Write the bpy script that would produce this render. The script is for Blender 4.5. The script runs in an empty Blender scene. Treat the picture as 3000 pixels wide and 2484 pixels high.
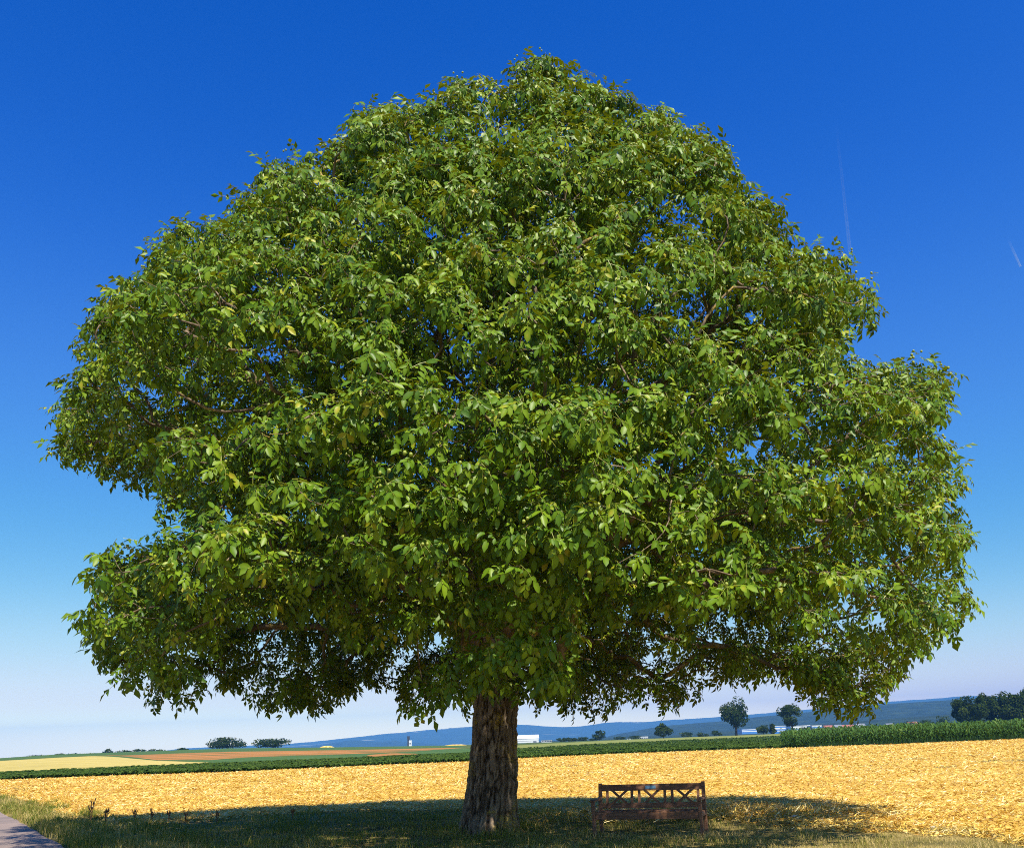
import bpy, math
import numpy as np
from mathutils import Vector, Matrix

# ------------------------------------------------------------------ camera, sky, sun, exposure
scene = bpy.context.scene
col = scene.collection
CAM_H = 1.6
FOC = 2720.0 / 3000.0
PITCH = math.radians(18.816)
ROLL = math.radians(2.1)
cam_data = bpy.data.cameras.new('camera')
cam_data.sensor_width = 36.0
cam_data.lens = 36.0 * FOC
cam_data.clip_start = 0.1
cam_data.clip_end = 60000.0
cam = bpy.data.objects.new('camera', cam_data)
col.objects.link(cam)
cam.matrix_world = (Matrix.Translation((0, 0, CAM_H)) @ Matrix.Rotation(math.pi / 2 + PITCH, 4, 'X')
                    @ Matrix.Rotation(-ROLL, 4, 'Z'))
scene.camera = cam

SUN_EL, SUN_AZ = math.radians(56.0), math.radians(153.0)     # azimuth clockwise from +Y (view direction)
to_sun = Vector((math.sin(SUN_AZ) * math.cos(SUN_EL), math.cos(SUN_AZ) * math.cos(SUN_EL), math.sin(SUN_EL)))
world = bpy.data.worlds.new('World')
scene.world = world
world.use_nodes = True
wn = world.node_tree
bg = wn.nodes['Background']
sky = wn.nodes.new('ShaderNodeTexSky')
sky.sky_type = 'NISHITA'
sky.sun_disc = False
sky.sun_elevation = SUN_EL
sky.sun_rotation = SUN_AZ
sky.altitude = 200.0
sky.air_density = 0.5
sky.dust_density = 0.2
sky.ozone_density = 3.0
# the photograph's colour response, applied evenly to the whole sky (sky radiance / 10 -> response, per channel)
pre = wn.nodes.new('ShaderNodeVectorMath'); pre.operation = 'SCALE'; pre.inputs['Scale'].default_value = 0.1
cur = wn.nodes.new('ShaderNodeRGBCurve')
for ch, pts in enumerate(([(0.0, 0.0), (0.043, 0.007), (0.068, 0.05), (0.129, 0.147), (0.22, 0.50), (0.318, 0.92), (0.396, 1.28), (0.497, 2.0), (0.557, 2.3), (1.0, 3.1)],
                          [(0.0, 0.0), (0.076, 0.114), (0.121, 0.235), (0.225, 0.468), (0.368, 0.80), (0.501, 1.03), (0.591, 1.24), (0.682, 1.82), (0.72, 1.98), (1.0, 2.7)],
                          [(0.0, 0.0), (0.161, 0.578), (0.248, 0.775), (0.429, 0.871), (0.625, 0.94), (0.753, 0.97), (0.80, 0.98), (0.82, 0.98), (1.0, 1.1)])):
    pts = [(p[0], p[1] / 4) for p in pts]
    c = cur.mapping.curves[ch]
    for p in pts[1:-1]:
        c.points.new(*p)
    c.points[-1].location = pts[-1]
cur.mapping.update()
post = wn.nodes.new('ShaderNodeVectorMath'); post.operation = 'SCALE'; post.inputs['Scale'].default_value = 4 / 0.12 / 2 ** 0.5
wn.links.new(sky.outputs[0], pre.inputs[0])
wn.links.new(pre.outputs[0], cur.inputs['Color'])
wn.links.new(cur.outputs[0], post.inputs[0])
wn.links.new(post.outputs[0], bg.inputs['Color'])
bg.inputs['Strength'].default_value = 0.12

sun_data = bpy.data.lights.new('sun', 'SUN')
sun_data.energy = 5.0
sun_data.angle = math.radians(0.53)
sun_data.color = (1.0, 0.93, 0.80)
sun = bpy.data.objects.new('sun', sun_data)
col.objects.link(sun)
sun.rotation_euler = to_sun.to_track_quat('Z', 'Y').to_euler()
sun.location = (10, -20, 40)

scene.view_settings.view_transform = 'Standard'
scene.view_settings.look = 'None'
scene.view_settings.exposure = 0.5
scene.view_settings.gamma = 1.0
scene.view_settings.use_curve_mapping = False
scene.render.engine = 'CYCLES'
cy = scene.cycles
cy.max_bounces = 6
cy.diffuse_bounces = 2
cy.glossy_bounces = 2
cy.transmission_bounces = 4
cy.volume_bounces = 0
cy.transparent_max_bounces = 8
cy.use_denoising = False
cy.filter_width = 1.0
cy.caustics_reflective = False
cy.caustics_refractive = False

rng = np.random.default_rng(7)
U = lambda a, b, n=None: rng.uniform(a, b, n)


# ------------------------------------------------------------------ helpers
def _hash(ix, iy, iz, seed):
    h = (ix.astype(np.int64) * 374761393 + iy.astype(np.int64) * 668265263 + iz.astype(np.int64) * 2147483647 + seed * 144269504) & 0xFFFFFFFF
    h = ((h ^ (h >> 13)) * 1274126177) & 0xFFFFFFFF
    h = ((h ^ (h >> 16)) * 2246822519) & 0xFFFFFFFF
    return ((h ^ (h >> 15)) & 0xFFFFFF) / float(0xFFFFFF)


def noise3(x, y, z, seed=0):
    x, y, z = np.broadcast_arrays(np.asarray(x, float), np.asarray(y, float), np.asarray(z, float))
    ix, iy, iz = np.floor(x), np.floor(y), np.floor(z)
    fx, fy, fz = x - ix, y - iy, z - iz
    fx, fy, fz = fx * fx * (3 - 2 * fx), fy * fy * (3 - 2 * fy), fz * fz * (3 - 2 * fz)
    r = 0
    for a in (0, 1):
        for b in (0, 1):
            for c in (0, 1):
                w = (fx if a else 1 - fx) * (fy if b else 1 - fy) * (fz if c else 1 - fz)
                r = r + w * _hash(ix + a, iy + b, iz + c, seed)
    return r


def fbm(x, y, z=0.0, seed=0, o=3):
    r, a, t = 0, 1.0, 0
    for k in range(o):
        r = r + a * noise3(np.asarray(x) * 2 ** k, np.asarray(y) * 2 ** k, np.asarray(z) * 2 ** k, seed + k)
        t += a
        a *= 0.5
    return r / t


def sstep(a, b, x):
    t = np.clip((x - a) / (b - a), 0, 1)
    return t * t * (3 - 2 * t)


def norm(v):
    return v / np.maximum(np.linalg.norm(v, axis=-1, keepdims=True), 1e-9)


def make_mesh(name, verts, faces, mats, tint=None, smooth=False, midx=None):
    """faces: (n,3) or (n,4) int array, or a list of such arrays."""
    verts = np.asarray(verts, np.float32).reshape(-1, 3)
    fl = [np.asarray(f, np.int32) for f in (faces if isinstance(faces, list) else [faces]) if len(f)]
    me = bpy.data.meshes.new(name)
    me.vertices.add(len(verts))
    me.vertices.foreach_set('co', verts.ravel())
    loops = np.concatenate([f.ravel() for f in fl])
    tot = np.concatenate([np.full(len(f), f.shape[1], np.int32) for f in fl])
    start = np.concatenate([[0], np.cumsum(tot)[:-1]]).astype(np.int32)
    me.loops.add(len(loops))
    me.loops.foreach_set('vertex_index', loops)
    me.polygons.add(len(tot))
    me.polygons.foreach_set('loop_start', start)
    me.polygons.foreach_set('loop_total', tot)
    me.polygons.foreach_set('use_smooth', np.full(len(tot), bool(smooth)))
    for m in (mats if isinstance(mats, (list, tuple)) else [mats]):
        me.materials.append(m)
    if midx is not None:
        me.polygons.foreach_set('material_index', np.asarray(midx, np.int32))
    if tint is not None:
        at = me.attributes.new('tint', 'FLOAT', 'POINT')
        at.data.foreach_set('value', np.asarray(tint, np.float32))
    me.update(calc_edges=True)
    return me


def link(name, me, parent=None, loc=None, label=None, cat=None, group=None, kind=None, rot=None):
    o = bpy.data.objects.new(name, me)
    col.objects.link(o)
    if parent is not None:
        o.parent = parent
    if loc is not None:
        o.location = loc
    if rot is not None:
        o.rotation_euler = rot
    for k, v in (('label', label), ('category', cat), ('group', group), ('kind', kind)):
        if v:
            o[k] = v
    return o


class MB:
    """collects boxes, prisms and tubes into one mesh"""
    def __init__(self):
        self.v, self.q, self.t = [], [], []

    def box(self, lo, hi, M=None):
        x0, y0, z0 = lo
        x1, y1, z1 = hi
        n = len(self.v)
        for p in ((x0, y0, z0), (x1, y0, z0), (x1, y1, z0), (x0, y1, z0), (x0, y0, z1), (x1, y0, z1), (x1, y1, z1), (x0, y1, z1)):
            p = Vector(p)
            self.v.append(tuple(M @ p if M else p))
        for f in ((0, 3, 2, 1), (4, 5, 6, 7), (0, 1, 5, 4), (1, 2, 6, 5), (2, 3, 7, 6), (3, 0, 4, 7)):
            self.q.append(tuple(n + k for k in f))
        return self

    def bar(self, a, b, w, t, up=(0, 1, 0)):
        """box from a to b, width w across, thickness t along up"""
        a, b = Vector(a), Vector(b)
        d = (b - a)
        L = d.length
        x = d.normalized()
        y = Vector(up)
        y = (y - x * y.dot(x)).normalized()
        z = x.cross(y)
        M = Matrix(((x[0], y[0], z[0], a[0]), (x[1], y[1], z[1], a[1]), (x[2], y[2], z[2], a[2]), (0, 0, 0, 1)))
        return self.box((0, -t / 2, -w / 2), (L, t / 2, w / 2), M)

    def prism(self, poly, axis_vec, M=None):
        """extrude a 3D polygon along a vector"""
        n = len(self.v)
        k = len(poly)
        for p in poly:
            self.v.append(tuple(p))
        for p in poly:
            self.v.append(tuple(Vector(p) + Vector(axis_vec)))
        for i in range(k):
            j = (i + 1) % k
            self.q.append((n + i, n + j, n + k + j, n + k + i))
        for i in range(1, k - 1):
            self.t.append((n, n + i + 1, n + i))
            self.t.append((n + k, n + k + i, n + k + i + 1))
        return self

    def build(self, name, mat, parent=None, bevel=0.0, label=None):
        fl = []
        if self.q:
            fl.append(np.array(self.q))
        if self.t:
            fl.append(np.array(self.t))
        o = link(name, make_mesh(name, np.array(self.v), fl, mat), parent, label=label)
        if bevel:
            m = o.modifiers.new('bevel', 'BEVEL')
            m.width = bevel
            m.segments = 2
            m.limit_method = 'ANGLE'
        return o


def tubes(paths, radii, sides):
    """paths: list of (n,3); radii: list of (n,); returns verts, quads"""
    V, Q, n0 = [], [], 0
    for P, r in zip(paths, radii):
        P = np.asarray(P, float)
        n = len(P)
        T = np.gradient(P, axis=0)
        T = norm(T)
        up = np.array([0.0, 0, 1]) if abs(T[0, 2]) < 0.9 else np.array([1.0, 0, 0])
        X = np.cross(T, up)
        X = norm(X)
        for i in range(1, n):                      # parallel transport
            x = X[i - 1] - T[i] * np.dot(X[i - 1], T[i])
            X[i] = x / max(np.linalg.norm(x), 1e-6)
        Yv = np.cross(T, X)
        a = np.arange(sides) * 2 * math.pi / sides
        ring = P[:, None, :] + np.asarray(r)[:, None, None] * (np.cos(a)[None, :, None] * X[:, None, :] + np.sin(a)[None, :, None] * Yv[:, None, :])
        V.append(ring.reshape(-1, 3))
        i = np.arange(n - 1)[:, None] * sides
        j = np.arange(sides)[None, :]
        k = (j + 1) % sides
        Q.append(np.stack([i + j, i + k, i + sides + k, i + sides + j], -1).reshape(-1, 4) + n0)
        n0 += n * sides
    return np.concatenate(V), np.concatenate(Q)


# ------------------------------------------------------------------ materials
def new_mat(name):
    m = bpy.data.materials.new(name)
    m.use_nodes = True
    nt = m.node_tree
    return m, nt, nt.nodes['Principled BSDF'], nt.nodes['Material Output']


def N(nt, t, **kw):
    n = nt.nodes.new(t)
    for k, v in kw.items():
        setattr(n, k, v)
    return n


def ramp(nt, fac, stops):
    r = nt.nodes.new('ShaderNodeValToRGB')
    el = r.color_ramp.elements
    while len(el) < len(stops):
        el.new(0.5)
    for e, (p, c) in zip(el, stops):
        e.position = p
        e.color = (c[0], c[1], c[2], 1)
    nt.links.new(fac, r.inputs[0])
    return r.outputs[0]


def noise_node(nt, scale, detail=4, vec=None, rough=0.55):
    n = nt.nodes.new('ShaderNodeTexNoise')
    n.inputs['Scale'].default_value = scale
    n.inputs['Detail'].default_value = detail
    n.inputs['Roughness'].default_value = rough
    if vec is not None:
        nt.links.new(vec, n.inputs['Vector'])
    return n.outputs['Fac']


def objco(nt, scale=None):
    tc = nt.nodes.new('ShaderNodeTexCoord')
    o = tc.outputs['Object']
    if scale:
        mp = nt.nodes.new('ShaderNodeMapping')
        mp.inputs['Scale'].default_value = scale
        nt.links.new(o, mp.inputs['Vector'])
        o = mp.outputs[0]
    return o


def mixc(nt, fac, a, b):
    m = nt.nodes.new('ShaderNodeMix')
    m.data_type = 'RGBA'
    for s, v in ((m.inputs[0], fac), (m.inputs[6], a), (m.inputs[7], b)):
        if isinstance(v, (int, float)):
            s.default_value = v
        elif isinstance(v, tuple):
            s.default_value = (v[0], v[1], v[2], 1)
        else:
            nt.links.new(v, s)
    return m.outputs[2]


def bump(nt, height, strength, dist):
    b = nt.nodes.new('ShaderNodeBump')
    b.inputs['Strength'].default_value = strength
    b.inputs['Distance'].default_value = dist
    nt.links.new(height, b.inputs['Height'])
    return b.outputs[0]


def noise_mat(name, stops, scale, detail=5, rough=0.9, bmp=None, vscale=None, spec=0.2):
    m, nt, p, out = new_mat(name)
    v = objco(nt, vscale)
    f = noise_node(nt, scale, detail, v)
    nt.links.new(ramp(nt, f, stops), p.inputs['Base Color'])
    p.inputs['Roughness'].default_value = rough
    p.inputs['Specular IOR Level'].default_value = spec
    if bmp:
        nt.links.new(bump(nt, noise_node(nt, bmp[0], 4, v), bmp[1], bmp[2]), p.inputs['Normal'])
    return m


def plain(name, c, rough=0.7, metal=0.0, var=0.12, scale=3.0):
    m, nt, p, out = new_mat(name)
    f = noise_node(nt, scale, 4, objco(nt))
    lo = tuple(x * (1 - var) for x in c)
    hi = tuple(min(1, x * (1 + var)) for x in c)
    nt.links.new(ramp(nt, f, [(0.3, lo), (0.7, hi)]), p.inputs['Base Color'])
    p.inputs['Roughness'].default_value = rough
    p.inputs['Metallic'].default_value = metal
    return m


def leafy(name, stops, trans, fac=0.3, rough=0.45, spec=0.4):
    """foliage: colour by the 'tint' attribute, some light through the blade"""
    m, nt, p, out = new_mat(name)
    at = N(nt, 'ShaderNodeAttribute', attribute_name='tint')
    c = ramp(nt, at.outputs['Fac'], stops)
    nt.links.new(c, p.inputs['Base Color'])
    p.inputs['Roughness'].default_value = rough
    p.inputs['Specular IOR Level'].default_value = spec
    if fac > 0:
        tr = N(nt, 'ShaderNodeBsdfTranslucent')
        tr.inputs['Color'].default_value = (*trans, 1)
        mx = N(nt, 'ShaderNodeMixShader')
        mx.inputs[0].default_value = fac
        nt.links.new(p.outputs[0], mx.inputs[1])
        nt.links.new(tr.outputs[0], mx.inputs[2])
        nt.links.new(mx.outputs[0], out.inputs['Surface'])
    return m


M_leaf = leafy('walnut_leaf', [(0.0, (0.024, 0.075, 0.006)), (0.45, (0.095, 0.185, 0.006)), (0.82, (0.205, 0.305, 0.014)), (1.0, (0.42, 0.36, 0.03))],
               (0.42, 0.42, 0.010), 0.13, 0.42, 0.22)
M_petiole = plain('petiole_green', (0.26, 0.28, 0.03), 0.5)
M_nut = plain('walnut_husk', (0.28, 0.33, 0.04), 0.45, var=0.2, scale=30)
M_blade = leafy('grass_blade', [(0.0, (0.05, 0.10, 0.012)), (0.3, (0.12, 0.18, 0.025)), (0.55, (0.32, 0.30, 0.065)), (0.78, (0.52, 0.40, 0.13)), (1.0, (0.70, 0.54, 0.24))],
                (0.30, 0.30, 0.04), 0.25, 0.75, 0.06)
M_straw = leafy('straw_stalk', [(0.0, (0.30, 0.14, 0.03)), (0.3, (0.60, 0.35, 0.05)), (0.7, (0.78, 0.55, 0.11)), (1.0, (0.93, 0.80, 0.44))],
                (0.5, 0.35, 0.1), 0.0, 0.55, 0.3)
M_maize = leafy('maize_leaf', [(0.0, (0.022, 0.060, 0.010)), (0.6, (0.055, 0.125, 0.018)), (1.0, (0.13, 0.20, 0.04))], (0.2, 0.3, 0.03), 0.15, 0.6, 0.15)
M_beet = leafy('beet_leaf', [(0.0, (0.03, 0.060, 0.010)), (0.6, (0.062, 0.110, 0.018)), (1.0, (0.13, 0.18, 0.035))], (0.15, 0.25, 0.02), 0.15, 0.8, 0.05)
M_farleaf = leafy('far_foliage', [(0.0, (0.014, 0.030, 0.005)), (0.6, (0.036, 0.062, 0.009)), (1.0, (0.085, 0.11, 0.015))], (0.12, 0.17, 0.01), 0.2, 0.9, 0.03)
M_farbark = plain('far_bark', (0.06, 0.045, 0.03), 0.9)


def bark_mat():
    m, nt, p, out = new_mat('walnut_bark')
    v = objco(nt, (1, 1, 0.22))
    at = N(nt, 'ShaderNodeAttribute', attribute_name='tint')
    f = noise_node(nt, 14, 6, v, 0.65)
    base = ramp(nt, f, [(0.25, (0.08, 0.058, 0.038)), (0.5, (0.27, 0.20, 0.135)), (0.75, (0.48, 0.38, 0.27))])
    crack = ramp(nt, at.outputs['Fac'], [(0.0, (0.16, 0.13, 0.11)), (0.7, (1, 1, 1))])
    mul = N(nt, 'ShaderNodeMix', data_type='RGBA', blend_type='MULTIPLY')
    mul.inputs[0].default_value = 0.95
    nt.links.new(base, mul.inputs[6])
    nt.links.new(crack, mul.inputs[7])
    v2 = objco(nt)
    lf = noise_node(nt, 1.7, 3, v2)
    lf2 = noise_node(nt, 26, 5, v2)
    lm = N(nt, 'ShaderNodeMath', operation='MULTIPLY')
    nt.links.new(ramp(nt, lf, [(0.54, (0, 0, 0)), (0.62, (1, 1, 1))]), lm.inputs[0])
    nt.links.new(ramp(nt, lf2, [(0.42, (0, 0, 0)), (0.6, (0.85, 0.85, 0.85))]), lm.inputs[1])
    c = mixc(nt, lm.outputs[0], mul.outputs[2], (0.50, 0.36, 0.05))
    nt.links.new(c, p.inputs['Base Color'])
    p.inputs['Roughness'].default_value = 0.9
    p.inputs['Specular IOR Level'].default_value = 0.15
    nt.links.new(bump(nt, noise_node(nt, 30, 6, v, 0.7), 0.7, 0.02), p.inputs['Normal'])
    return m


M_bark = bark_mat()
M_wood = noise_mat('bench_wood', [(0.3, (0.12, 0.052, 0.028)), (0.55, (0.23, 0.11, 0.06)), (0.75, (0.35, 0.20, 0.125))], 6, 6, 0.55, (20, 0.3, 0.004), (1, 14, 14), 0.4)


# ------------------------------------------------------------------ terrain
def terrain(x, y):
    x = np.asarray(x, float)
    y = np.asarray(y, float)
    d = np.hypot(x, y)
    u = x / np.maximum(y, 1.0)
    rise = np.interp(u, [-0.75, -0.55, -0.48, -0.3, -0.19, -0.05, 0.3, 0.5, 1], [1.6, 2.0, 2.8, 2.8, 1.6, 0.15, 0.2, 1.7, 2.0])
    z = sstep(120, 460, d) * rise
    z = z - sstep(520, 1500, d) * 10.0
    z = z + 0.12 * (fbm(x / 60, y / 60, 0, 3) - 0.5) * sstep(30, 120, d)
    z = z + 0.07 * (fbm(x / 2.2, y / 2.2, 0, 5) - 0.5) * (1 - sstep(60, 90, d))
    return z


def draped(name, mat, u, near, far, nd, dz, kind='structure', label=None, power=1.0):
    """sheet over the terrain; u: array of x/y slopes, near/far: distances (y) per slope"""
    u = np.asarray(u, float)
    t = np.linspace(0, 1, nd) ** power
    Y = near[None, :] + (far - near)[None, :] * t[:, None]
    X = u[None, :] * Y
    Z = terrain(X, Y) + dz
    n = len(u)
    i = np.arange(nd - 1)[:, None] * n
    j = np.arange(n - 1)[None, :]
    q = np.stack([i + j, i + j + 1, i + n + j + 1, i + n + j], -1).reshape(-1, 4)
    return link(name, make_mesh(name, np.stack([X, Y, Z], -1), q, mat, smooth=True), kind=kind, label=label)


def build_ground():
    th = np.linspace(-math.pi, math.pi, 181)
    r = np.concatenate([[0.0], np.geomspace(2, 10700, 150)])
    R, T = np.meshgrid(r, th, indexing='ij')
    X, Yy = R * np.sin(T), R * np.cos(T)
    Z = terrain(X, Yy)
    n = len(th)
    i = np.arange(len(r) - 1)[:, None] * n
    j = np.arange(n - 1)[None, :]
    q = np.stack([i + j, i + n + j, i + n + j + 1, i + j + 1], -1).reshape(-1, 4)
    m, nt, p, out = new_mat('meadow_soil')
    v = objco(nt)
    c1 = ramp(nt, noise_node(nt, 0.9, 6, v), [(0.3, (0.10, 0.09, 0.03)), (0.5, (0.24, 0.19, 0.065)), (0.7, (0.42, 0.31, 0.11))])
    c2 = ramp(nt, noise_node(nt, 0.012, 5, v), [(0.35, (0.05, 0.085, 0.02)), (0.6, (0.11, 0.14, 0.035))])
    ln = N(nt, 'ShaderNodeVectorMath', operation='LENGTH')
    nt.links.new(v, ln.inputs[0])
    mr = N(nt, 'ShaderNodeMapRange')
    mr.inputs['From Min'].default_value = 60
    mr.inputs['From Max'].default_value = 140
    nt.links.new(ln.outputs['Value'], mr.inputs['Value'])
    nt.links.new(mixc(nt, mr.outputs[0], c1, c2), p.inputs['Base Color'])
    p.inputs['Roughness'].default_value = 0.95
    p.inputs['Specular IOR Level'].default_value = 0.1
    nt.links.new(bump(nt, noise_node(nt, 9, 5, v), 0.8, 0.06), p.inputs['Normal'])
    link('ground', make_mesh('ground', np.stack([X, Yy, Z], -1), q, m, smooth=True), kind='structure')


build_ground()

# lines between the fields, as distance (y) over slope u = x / y
EDGE_U = np.array([-0.75, -0.531, -0.413, -0.294, -0.185, -0.062, -0.007, 0.099, 0.21, 0.279, 0.359, 0.507, 0.75])
STRAW_FAR = np.array([79.0, 80.3, 82.0, 79.5, 83.5, 86.5, 92.0, 98.5, 97.3, 96.9, 96.5, 98.6, 100.0])
NEAR_U = np.array([-0.75, -0.529, -0.493, -0.453, -0.379, -0.306, -0.245, -0.184, -0.063, 0.01, 0.071, 0.179, 0.263, 0.346, 0.406, 0.487, 0.75])
STRAW_NEAR = np.array([60.0, 46.7, 35.9, 28.0, 24.7, 25.7, 26.6, 26.6, 25.3, 23.8, 22.3, 21.0, 18.4, 17.2, 16.6, 15.0, 14.0])
BEET_U = np.array([-0.75, -0.532, -0.409, -0.295, -0.186, -0.062, -0.007, 0.149, 0.274, 0.75])
BEET_FAR = np.array([117.0, 116.5, 123.9, 126.7, 127.5, 140.0, 192.0, 270.0, 300.0, 260.0])
ROAD_P = np.array([-8.62, 18.77])
ROAD_D = np.array([-16.91, 32.08]) - ROAD_P
ROAD_D = ROAD_D / np.linalg.norm(ROAD_D)
ROAD_N = np.array([-ROAD_D[1], ROAD_D[0]])          # towards the far (left) side of the road


def straw_near(u):
    return np.interp(u, NEAR_U, STRAW_NEAR) + 1.1 * (fbm(np.asarray(u) * 25, 0, 0, 11) - 0.5)


def straw_far(u):
    return np.interp(u, EDGE_U, STRAW_FAR) + 1.6 * (fbm(np.asarray(u) * 30, 3, 0, 12) - 0.5)


def road_side(x, y):
    """metres beyond the road's near edge (positive = on the road)"""
    return (np.asarray(x) - ROAD_P[0]) * ROAD_N[0] + (np.asarray(y) - ROAD_P[1]) * ROAD_N[1]


M_strawbed = noise_mat('straw_bed', [(0.28, (0.36, 0.19, 0.045)), (0.45, (0.62, 0.38, 0.065)), (0.6, (0.74, 0.51, 0.10)), (0.8, (0.84, 0.64, 0.20))], 3.2, 9, 0.85, (7, 0.9, 0.09), (1, 1, 1), 0.2)
M_beetbed = noise_mat('beet_soil', [(0.3, (0.022, 0.050, 0.012)), (0.7, (0.055, 0.10, 0.020))], 0.9, 7, 0.9, (2, 0.8, 0.2))
M_pale = noise_mat('pale_crop', [(0.3, (0.16, 0.19, 0.035)), (0.7, (0.27, 0.27, 0.06))], 0.15, 6, 0.9, (1, 0.5, 0.2), (0.3, 1, 1))
M_yellow = noise_mat('mown_stubble', [(0.3, (0.38, 0.30, 0.07)), (0.5, (0.52, 0.41, 0.11)), (0.7, (0.60, 0.47, 0.13))], 0.35, 5, 0.9, None, (0.12, 1.0, 1))
M_orange = noise_mat('ripe_patchy_crop', [(0.35, (0.07, 0.11, 0.02)), (0.5, (0.40, 0.17, 0.04)), (0.7, (0.52, 0.21, 0.05))], 0.05, 7, 0.9, None, (0.5, 1.6, 1))
M_green = noise_mat('green_crop', [(0.3, (0.045, 0.10, 0.018)), (0.7, (0.085, 0.15, 0.03))], 0.08, 6, 0.9, None, (0.5, 1.5, 1))

uu = np.linspace(-0.74, 0.74, 220)
draped('straw_field', M_strawbed, uu, straw_near(uu), straw_far(uu), 90, 0.012, power=1.7)
ub = np.linspace(-0.74, 0.285, 150)
draped('beet_field', M_beetbed, ub, straw_far(ub) + 0.4, np.interp(ub, BEET_U, BEET_FAR), 40, 0.008)
uc = np.linspace(0.27, 0.74, 60)
draped('maize_field_soil', M_beetbed, uc, straw_far(uc) + 0.4, straw_far(uc) + 150, 24, 0.012)
ul = np.linspace(-0.02, 0.74, 80)
draped('pale_field', M_pale, ul, np.interp(ul, [-0.02, -0.007, 0.149, 0.274, 0.30, 0.74], [182.0, 193.0, 271, 301, 301, 262]), np.interp(ul, [-0.02, 0.0, 0.15, 0.74], [320.0, 340, 510, 520]), 24, 0.016)
# the mown field on the left rise: a tongue that runs out to the right
uy = np.linspace(-0.74, -0.293, 90)
yn = np.interp(uy, BEET_U, BEET_FAR) + 0.6
yf = np.interp(uy, [-0.74, -0.534, -0.484, -0.44, -0.422, -0.394, -0.374, -0.293], [270.0, 271, 272, 285, 264, 214, 184, 128.5])
draped('mown_field', M_yellow, uy, yn, yf, 30, 0.016)
ug = np.linspace(-0.74, -0.02, 130)
gn = np.maximum(np.interp(ug, BEET_U, BEET_FAR) + 0.6, np.interp(ug, uy, yf, right=0) + 0.6)
gm = np.interp(ug, [-0.74, -0.43, -0.41, -0.374, -0.317, -0.285, -0.186, -0.111, -0.06, -0.02], [275.0, 290, 266, 192, 168, 187, 194, 210, 285, 300])
gm = np.maximum(gm + 9 * (fbm(ug * 40, 0, 0, 14) - 0.5), gn + 0.8)
draped('green_field', M_green, ug, gn, gm, 24, 0.02)
go = np.interp(ug, [-0.74, -0.43, -0.41, -0.375, -0.285, -0.186, -0.111, -0.05, -0.02], [277.0, 292, 280, 283, 282, 284, 290, 292, 304])
go = np.maximum(go, gm + 1.0)
draped('ripe_field', M_orange, ug, gm + 0.3, go, 24, 0.024)
draped('far_field', M_green, ug, go + 0.3, np.full(130, 540.0), 20, 0.028)
up_ = np.linspace(-0.160, -0.108, 30)
pc = 160 + 6 * np.sin(np.linspace(0, 3, 30))
pw = 20 * np.sqrt(np.clip(1 - np.linspace(-1, 1, 30) ** 2, 0.01, 1)) * (0.7 + 0.6 * fbm(up_ * 120, 0, 0, 17))
draped('ripe_patch', M_orange, up_, pc - pw, pc + pw, 10, 0.028)


def build_road():
    s = np.linspace(-14, 120, 120)
    w = np.linspace(0, 4.2, 14)
    S, W = np.meshgrid(s, w, indexing='ij')
    Wj = W + (W == 0) * (0.16 * (fbm(S * 0.9, 0, 0, 21) - 0.5) + 0.1 * (fbm(S * 4, 0, 0, 22) - 0.5))
    X = ROAD_P[0] + ROAD_D[0] * S + ROAD_N[0] * Wj
    Yy = ROAD_P[1] + ROAD_D[1] * S + ROAD_N[1] * Wj
    Z = terrain(X, Yy) + 0.030 + 0.02 * np.sin(W / 4.2 * math.pi)
    n = len(w)
    i = np.arange(len(s) - 1)[:, None] * n
    j = np.arange(n - 1)[None, :]
    q = np.stack([i + j, i + n + j, i + n + j + 1, i + j + 1], -1).reshape(-1, 4)
    m, nt, p, out = new_mat('old_asphalt')
    v = objco(nt)
    c = ramp(nt, noise_node(nt, 60, 6, v), [(0.3, (0.17, 0.13, 0.11)), (0.55, (0.29, 0.225, 0.19)), (0.75, (0.42, 0.34, 0.29))])
    c2 = ramp(nt, noise_node(nt, 0.8, 4, v), [(0.35, (0.75, 0.75, 0.75)), (0.65, (1.1, 1.05, 1.0))])
    mul = N(nt, 'ShaderNodeMix', data_type='RGBA', blend_type='MULTIPLY')
    mul.inputs[0].default_value = 1.0
    nt.links.new(c, mul.inputs[6])
    nt.links.new(c2, mul.inputs[7])
    nt.links.new(mul.outputs[2], p.inputs['Base Color'])
    p.inputs['Roughness'].default_value = 0.9
    nt.links.new(bump(nt, noise_node(nt, 120, 3, v), 0.5, 0.01), p.inputs['Normal'])
    link('road', make_mesh('road', np.stack([X, Yy, Z], -1), q, m, smooth=True), kind='structure')


build_road()


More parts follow.
